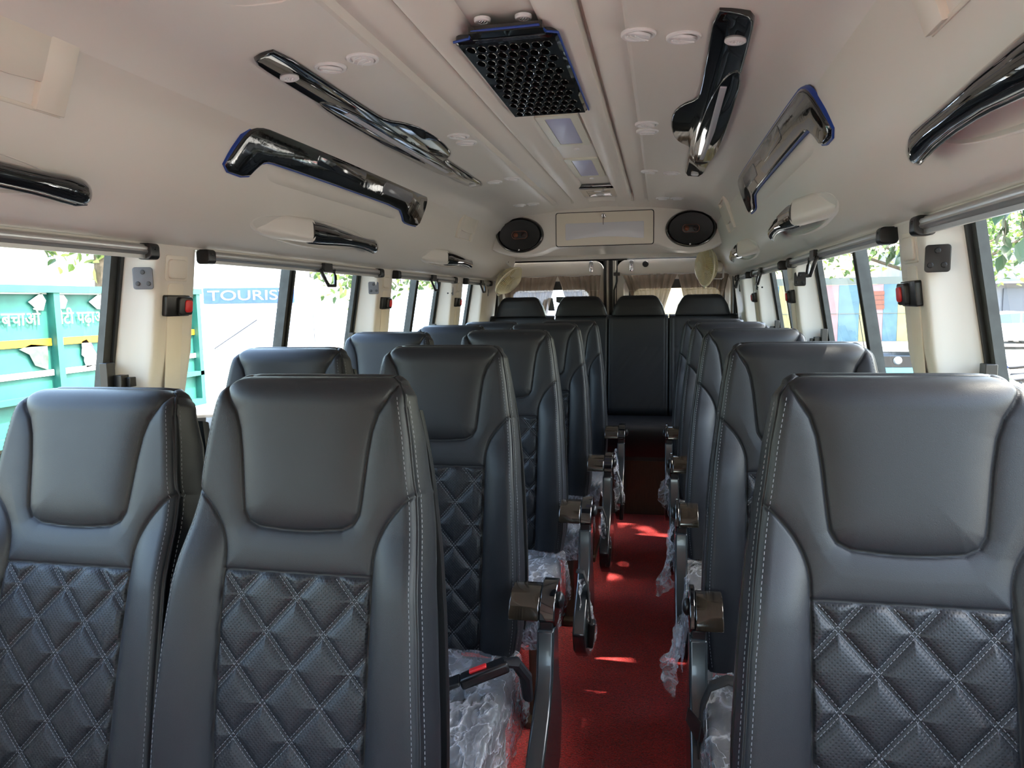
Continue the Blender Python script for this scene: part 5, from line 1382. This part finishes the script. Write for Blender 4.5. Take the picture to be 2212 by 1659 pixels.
vehicle('car', (-6.3, 25.0), math.radians(-70), 'pale blue car with dark windows beyond the minibuses', 'car', mat('pale_blue_paint', srgb(120,150,190), 0.3))
vehicle('car', (-4.2, 30.0), math.radians(-60), 'white car parked beyond the pale blue one', 'car', mat('white_car_paint_2', srgb(232,232,230), 0.3))
bd = thing('shop_building', 'pale concrete building with shaded openings behind the lorry', 'building', (-16, 30, GZ))
q = MB(); q.box((0,0,3.0), (8,14,6.0)); q.build('walls', mat('pale_render', srgb(214,208,198), 0.8), bd, smooth=False)
for k in range(4):
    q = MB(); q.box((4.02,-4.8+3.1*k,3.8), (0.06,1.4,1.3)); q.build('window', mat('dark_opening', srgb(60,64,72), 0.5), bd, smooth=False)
for k in range(4):
    q = MB(); q.box((4.02,-4.8+3.1*k,1.2), (0.06,2.2,2.3)); q.build('shutter', mat('grey_shutter', srgb(120,126,134), 0.5), bd, smooth=False)

# foliage
def leaf_mats():
    out = []
    for i, c in enumerate((srgb(98,118,62), srgb(62,84,50), srgb(140,150,88))):
        m = mat('leaf_%d' % i, c, 0.45); nt = m.node_tree; b = nt.nodes['Principled BSDF']
        t = nt.nodes.new('ShaderNodeBsdfTranslucent'); t.inputs[0].default_value = (c[0]*1.4, c[1]*1.5, c[2], 1); mx = nt.nodes.new('ShaderNodeMixShader'); mx.inputs[0].default_value = 0.4
        nt.links.new(b.outputs[0], mx.inputs[1]); nt.links.new(t.outputs[0], mx.inputs[2]); nt.links.new(mx.outputs[0], nt.nodes['Material Output'].inputs[0]); out.append(m)
    return out
M_leaf = leaf_mats(); M_bark = mat('grey_bark', srgb(92,80,66), 0.9, var=(12,0.3))
def leaf(mb, p, L0, rng, mi, droop=0.3):
    d = Vector((rng.uniform(-1,1), rng.uniform(-1,1), rng.uniform(-1,0.6)-droop)).normalized(); sd = d.cross(Vector((rng.uniform(-1,1), rng.uniform(-1,1), 1))).normalized(); n = d.cross(sd); w = L0*0.26
    V = [p, p+d*L0*0.3+sd*w-n*w*0.2, p+d*L0*0.65+sd*w*0.85-n*w*0.3, p+d*L0, p+d*L0*0.65-sd*w*0.85-n*w*0.3, p+d*L0*0.3-sd*w-n*w*0.2, p+d*L0*0.5]
    mb.add(V, [(0,1,6),(1,2,6),(2,3,6),(3,4,6),(4,5,6),(5,0,6)], mi)
def build_tree(c, h, blobs, nleaf, L0, label, seed, nm='leafy_tree', trunk=True, grp='trees beyond the windows'):
    rng = random.Random(seed); r = thing(nm, label, 'tree', (c[0], c[1], GZ), 0, grp); mb = MB()
    tot = sum(b[3]**2 for b in blobs)
    for (bx, by, bz, br) in blobs:
        for _ in range(int(nleaf*br**2/tot)):
            d = Vector((rng.gauss(0,1), rng.gauss(0,1), rng.gauss(0,0.8))).normalized()*br*rng.uniform(0.35, 1.0)
            leaf(mb, Vector((bx, by, bz-GZ))+d, L0*rng.uniform(0.7,1.3), rng, rng.choice((0,0,1,1,2)))
    mb.build('foliage', M_leaf, r, smooth=False)
    if trunk:
        q = MB(); q.tube([(0,0,0),(0.05,0.0,h*0.4),(0.0,0.1,h*0.75),(blobs[0][0]*0.5,blobs[0][1]*0.5,h)], [0.20,0.16,0.12,0.05], 10)
        for (bx, by, bz, br) in blobs: q.tube([(0,0.05,h*0.6),(bx*0.5,by*0.5,h*0.85),(bx,by,bz-GZ)], [0.09,0.06,0.02], 6)
        q.build('trunk', M_bark, r)
    return r
# striped boundary fence
fc = thing('striped_fence', 'tall fence painted in pink, blue and yellow vertical stripes', 'fence', (8.2, 38.2, GZ))
cols = {'p': mat('pink_paint', srgb(178,138,140), 0.7, var=(2.5,0.12)), 'b': mat('sky_blue_paint', srgb(100,132,148), 0.7, var=(2.5,0.12)), 'y': mat('pale_yellow_paint', srgb(174,164,118), 0.7, var=(2.5,0.12))}
off = 38.2/33.0
xs = [v*off+0.331*(1-off) for v in (4.4,5.2,5.9,6.4,6.95,7.57,8.38,8.81,9.30,9.86,10.4,11.2)]; sq = 'bypbpbypbyp'
for i in range(len(xs)-1):
    q = MB(); w = xs[i+1]-xs[i]; q.box(((xs[i]+xs[i+1])/2-8.2, 0, 1.36), (w-0.01, 0.12, 2.72)); q.build('painted_panel', cols[sq[i]], fc, smooth=False)
q = MB(); q.box((0, 0.02, 2.90), (9.5, 0.20, 0.34)); q.box((0, -0.07, 1.34), (9.5, 0.02, 0.03)); q.build('concrete_coping', mat('grey_concrete', srgb(120,126,120), 0.8), fc, smooth=False)
q = MB(); 
for k, (dx, w) in enumerate(((0.0,0.98),(0.02,0.94),(0.0,1.0),(0.06,0.90))): q.box((9.55-8.2+dx+0.7, -0.09, 2.30-k*0.22), (w, 0.02, 0.19))
q.build('rust_red_patch', mat('rust_red_paint', srgb(150,96,80), 0.7), fc, smooth=False)

vehicle('car', (2.35, 6.55), math.radians(-96), 'dark car parked beside the bus below the striped-fence window', 'car', mat('black_car_paint', srgb(28,30,34), 0.15, coat=1.0))
pl = thing('car_roof_box', 'dark vehicle top with a pale blue number plate outside the fence-side window', 'roof box', (2.05, 5.80, GZ))
q = MB(); q.box((0,0,1.62), (0.9,0.5,0.30)); q.build('box_body', mat('near_black_paint', srgb(30,32,36), 0.2, coat=0.8), pl, bevel=0.04)
q = MB(); q.box((-0.10,-0.262,1.615), (0.20,0.012,0.075)); q.build('number_plate', mat('pale_blue_plate', srgb(120,196,214), 0.5), pl, smooth=False)
q = MB(); q.lathe([(0,0.02),(0.022,0.015),(0.030,0.0)], frame((-0.10,-0.255,1.70), (1,0,0), (0,0,1), (0,-1,0)), 16); q.build('round_badge', M_alu, pl)
q = MB(); q.tube([(-0.28,-0.1,1.77),(-0.33,-0.12,2.02)], 0.003, 5); q.build('aerial', M_blackp, pl)

vehicle('car', (13.9, 33.0), math.radians(172), 'white hatchback parked across the road, seen through the nearest fence-side window', 'car', PW)
vehicle('car', (17.2, 36.5), math.radians(176), 'second pale car beyond the white hatchback', 'car', mat('silver_blue_paint', srgb(190,204,216), 0.25, coat=0.5))
vehicle('van', (8.6, 49.0), math.radians(-100), 'yellow van seen through the third fence-side window', 'van', mat('yellow_van_paint', srgb(236,206,40), 0.4))

def motorbike(c, rotz, label, col):
    r = thing('motorbike', label, 'motorbike', (c[0], c[1], GZ), rotz, 'parked motorbikes')
    R = 0.30
    for ax in (-0.62, 0.66):
        q = MB(); T = frame((ax,0,R), (1,0,0), (0,0,1), (0,-1,0)); q.tube([T @ Vector((0.26*math.cos(a),0.26*math.sin(a),0)) for a in [2*math.pi*k/28 for k in range(28)]], 0.045, 8, closed=True)
        q.lathe([(0,0.03),(0.06,0.03),(0.06,-0.03),(0,-0.03)], T, 12)
        for k in range(6): a = math.pi*k/3; q.tube([T @ Vector((0,0,0)), T @ Vector((0.24*math.cos(a),0.24*math.sin(a),0))], 0.008, 5)
        q.build('wheel', M_black, r)
    q = MB(); q.tube([(0.62,0.0,0.30),(0.42,0.0,0.80),(0.34,0,0.98)], [0.030,0.035,0.03], 8); q.build('front_fork', M_chrome, r)
    q = MB(); q.grid(lambda u, v: (0.18+0.30*math.cos(math.pi*v), 0.13*math.sin(math.pi*v)*math.cos(2*math.pi*u), 0.80+0.13*math.sin(math.pi*v)*math.sin(2*math.pi*u)), 16, 10, closed_u=True); q.build('fuel_tank', mat('bike_paint_%s' % label[:5].strip(), col, 0.2, coat=0.8), r)
    q = MB(); q.grid(lambda u, v: (-0.42+0.38*math.cos(math.pi*v), 0.13*math.sin(math.pi*v)**0.6*math.cos(2*math.pi*u), 0.80+0.06*math.sin(math.pi*v)**0.6*math.sin(2*math.pi*u)-0.03*math.cos(math.pi*v)), 16, 10, closed_u=True); q.build('saddle', M_leather_dark, r)
    q = MB(); q.tube([(0.30,-0.36,1.06),(0.36,-0.2,1.04),(0.38,0,1.0),(0.36,0.2,1.04),(0.30,0.36,1.06)], 0.016, 8); q.build('handlebar', M_chrome, r)
    q = MB(); q.box((0.05,0,0.42), (0.42,0.24,0.34)); q.tube([(0.2,0.1,0.3),(-0.3,0.14,0.25),(-0.8,0.14,0.36)], 0.045, 8); q.build('engine', M_alu, r, bevel=0.03)
    q = MB(); q.box((-0.86,0,0.74), (0.22,0.14,0.10)); q.build('tail_lamp', M_red, r, bevel=0.02)
    q = MB(); q.lathe([(0,0.07),(0.07,0.06),(0.09,0.0),(0.06,-0.06),(0,-0.08)], frame((0.52,0,0.92), (0,1,0), (0,0,1), (1,0,0)), 16); q.build('headlamp', M_chrome, r)
    return r
motorbike((5.55, 13.0), math.radians(200), 'black motorbike nearest the bus in the row of parked motorbikes', srgb(24,26,30))
motorbike((6.15, 14.1), math.radians(196), 'silver-grey motorbike in the middle of the parked row', srgb(150,154,158))
motorbike((6.65, 15.4), math.radians(204), 'blue motorbike farthest away in the parked row', srgb(40,66,140))

vehicle('van', (-1.4, 11.0), math.radians(-92), 'white van standing behind the bus, glimpsed between the rear curtains', 'van', mat('white_van_paint', srgb(236,238,240), 0.3))
hb = thing('shuttered_building', 'grey shuttered building front beyond the white hatchback', 'building', (19, 42, GZ))
q = MB(); q.box((0,2,2.3), (13,4,4.6)); q.build('walls', mat('grey_wall', srgb(132,132,136), 0.8, var=(1.0,0.2)), hb, smooth=False)
for k in range(3):
    q = MB(); q.box((-4+4*k,-0.05,1.3), (3.2,0.1,2.3)); q.build('shutter', mat('slate_shutter', srgb(96,98,104), 0.6), hb, smooth=False)
q = MB(); q.box((0,-0.3,2.75), (13,0.5,0.12)); q.build('canopy_slab', mat('grey_wall', srgb(132,132,136), 0.8), hb, smooth=False)

build_tree((10.5, 30.5), 4.5, [(0.0,0.0,4.2,2.4),(2.6,1.0,3.6,2.2),(-2.6,1.5,4.0,2.2),(5.0,2,4.4,2.3),(-5.2,2.5,4.2,2.0)], 4500, 0.24, 'broad green tree overhanging the striped fence', 11)
build_tree((16.5, 26.0), 4.0, [(0,0,4.4,2.4),(-2.6,0.4,3.9,1.9),(2.2,0.5,4.6,2.2)], 6500, 0.24, 'bright sunlit tree above the white hatchback', 23)
build_tree((4.9, 2.6), 5.6, [(-1.3,-2.4,6.2,1.1),(-1.5,-0.9,6.0,1.1),(-1.3,0.7,6.3,1.1),(-1.5,2.2,6.0,1.1),(-0.2,0.2,6.6,1.2),(-1.5,3.6,6.1,1.1),(-0.4,4.2,6.8,1.1),(-0.3,-2.0,6.8,1.1)], 9500, 0.17, 'tall street tree shading the fence side of the bus', 31)
M_dleaf = mat('dark_broad_leaf', srgb(52,74,44), 0.35)
def build_branch(c, tips, L0, label, seed):
    rng = random.Random(seed); r = thing('hanging_branch', label, 'branch', c, 0, 'leafy branches hanging outside the fence-side windows'); q = MB(); lf = MB()
    for tp in tips:
        t = Vector(tp); P = [Vector((0,0,0)), t*0.4+Vector((0,0,0.10)), t*0.8+Vector((0.02,0,0.05)), t]; q.tube(P, [0.012,0.008,0.005,0.002], 6)
        for k in range(11):
            p = P[0].lerp(P[3], 0.25+0.75*k/10)+Vector((0,0,0.10*math.sin(math.pi*min(1,0.25+0.075*k)))); leaf(lf, p, L0*rng.uniform(0.8,1.25), rng, 0, 1.1)
    q.tube([(0,0,0),(0.25,0.1,0.9),(0.9,0.3,2.4)], [0.014,0.02,0.03], 6); q.build('twigs', M_bark, r); lf.build('leaves', M_dleaf, r, smooth=True); return r
build_branch((3.75, 8.6, 2.75), [(-0.15,0.3,-0.75),(0.2,-0.1,-0.85),(0.35,-0.2,-0.6),(-0.35,0.4,-0.45),(0.5,0.1,-0.9),(0.1,0.1,-1.0)], 0.22, 'branch of broad dark leaves outside the nearest fence-side window', 5)
build_branch((2.62, 8.2, 2.30), [(0.10,0.2,-0.50),(-0.1,0.1,-0.42),(0.22,0.2,-0.62),(-0.30,0.3,-0.36),(0.30,0.4,-0.40)], 0.17, 'branch of broad leaves outside the striped-fence window', 6)
for (c, h, bl, n, L0, lab, sd) in (((-9, 22), 5, [(0,0,3.0,1.8),(2,1,2.6,1.5)], 1500, 0.24, 'green tree between the minibuses and the building', 41),
                                  ((-12.5, 15), 6, [(0,0,3.6,1.6),(0.6,0.8,4.6,1.4)], 1300, 0.30, 'olive tree rising above the lorry, truck side', 42)):
    build_tree(c, h, bl, n, L0, lab, sd)
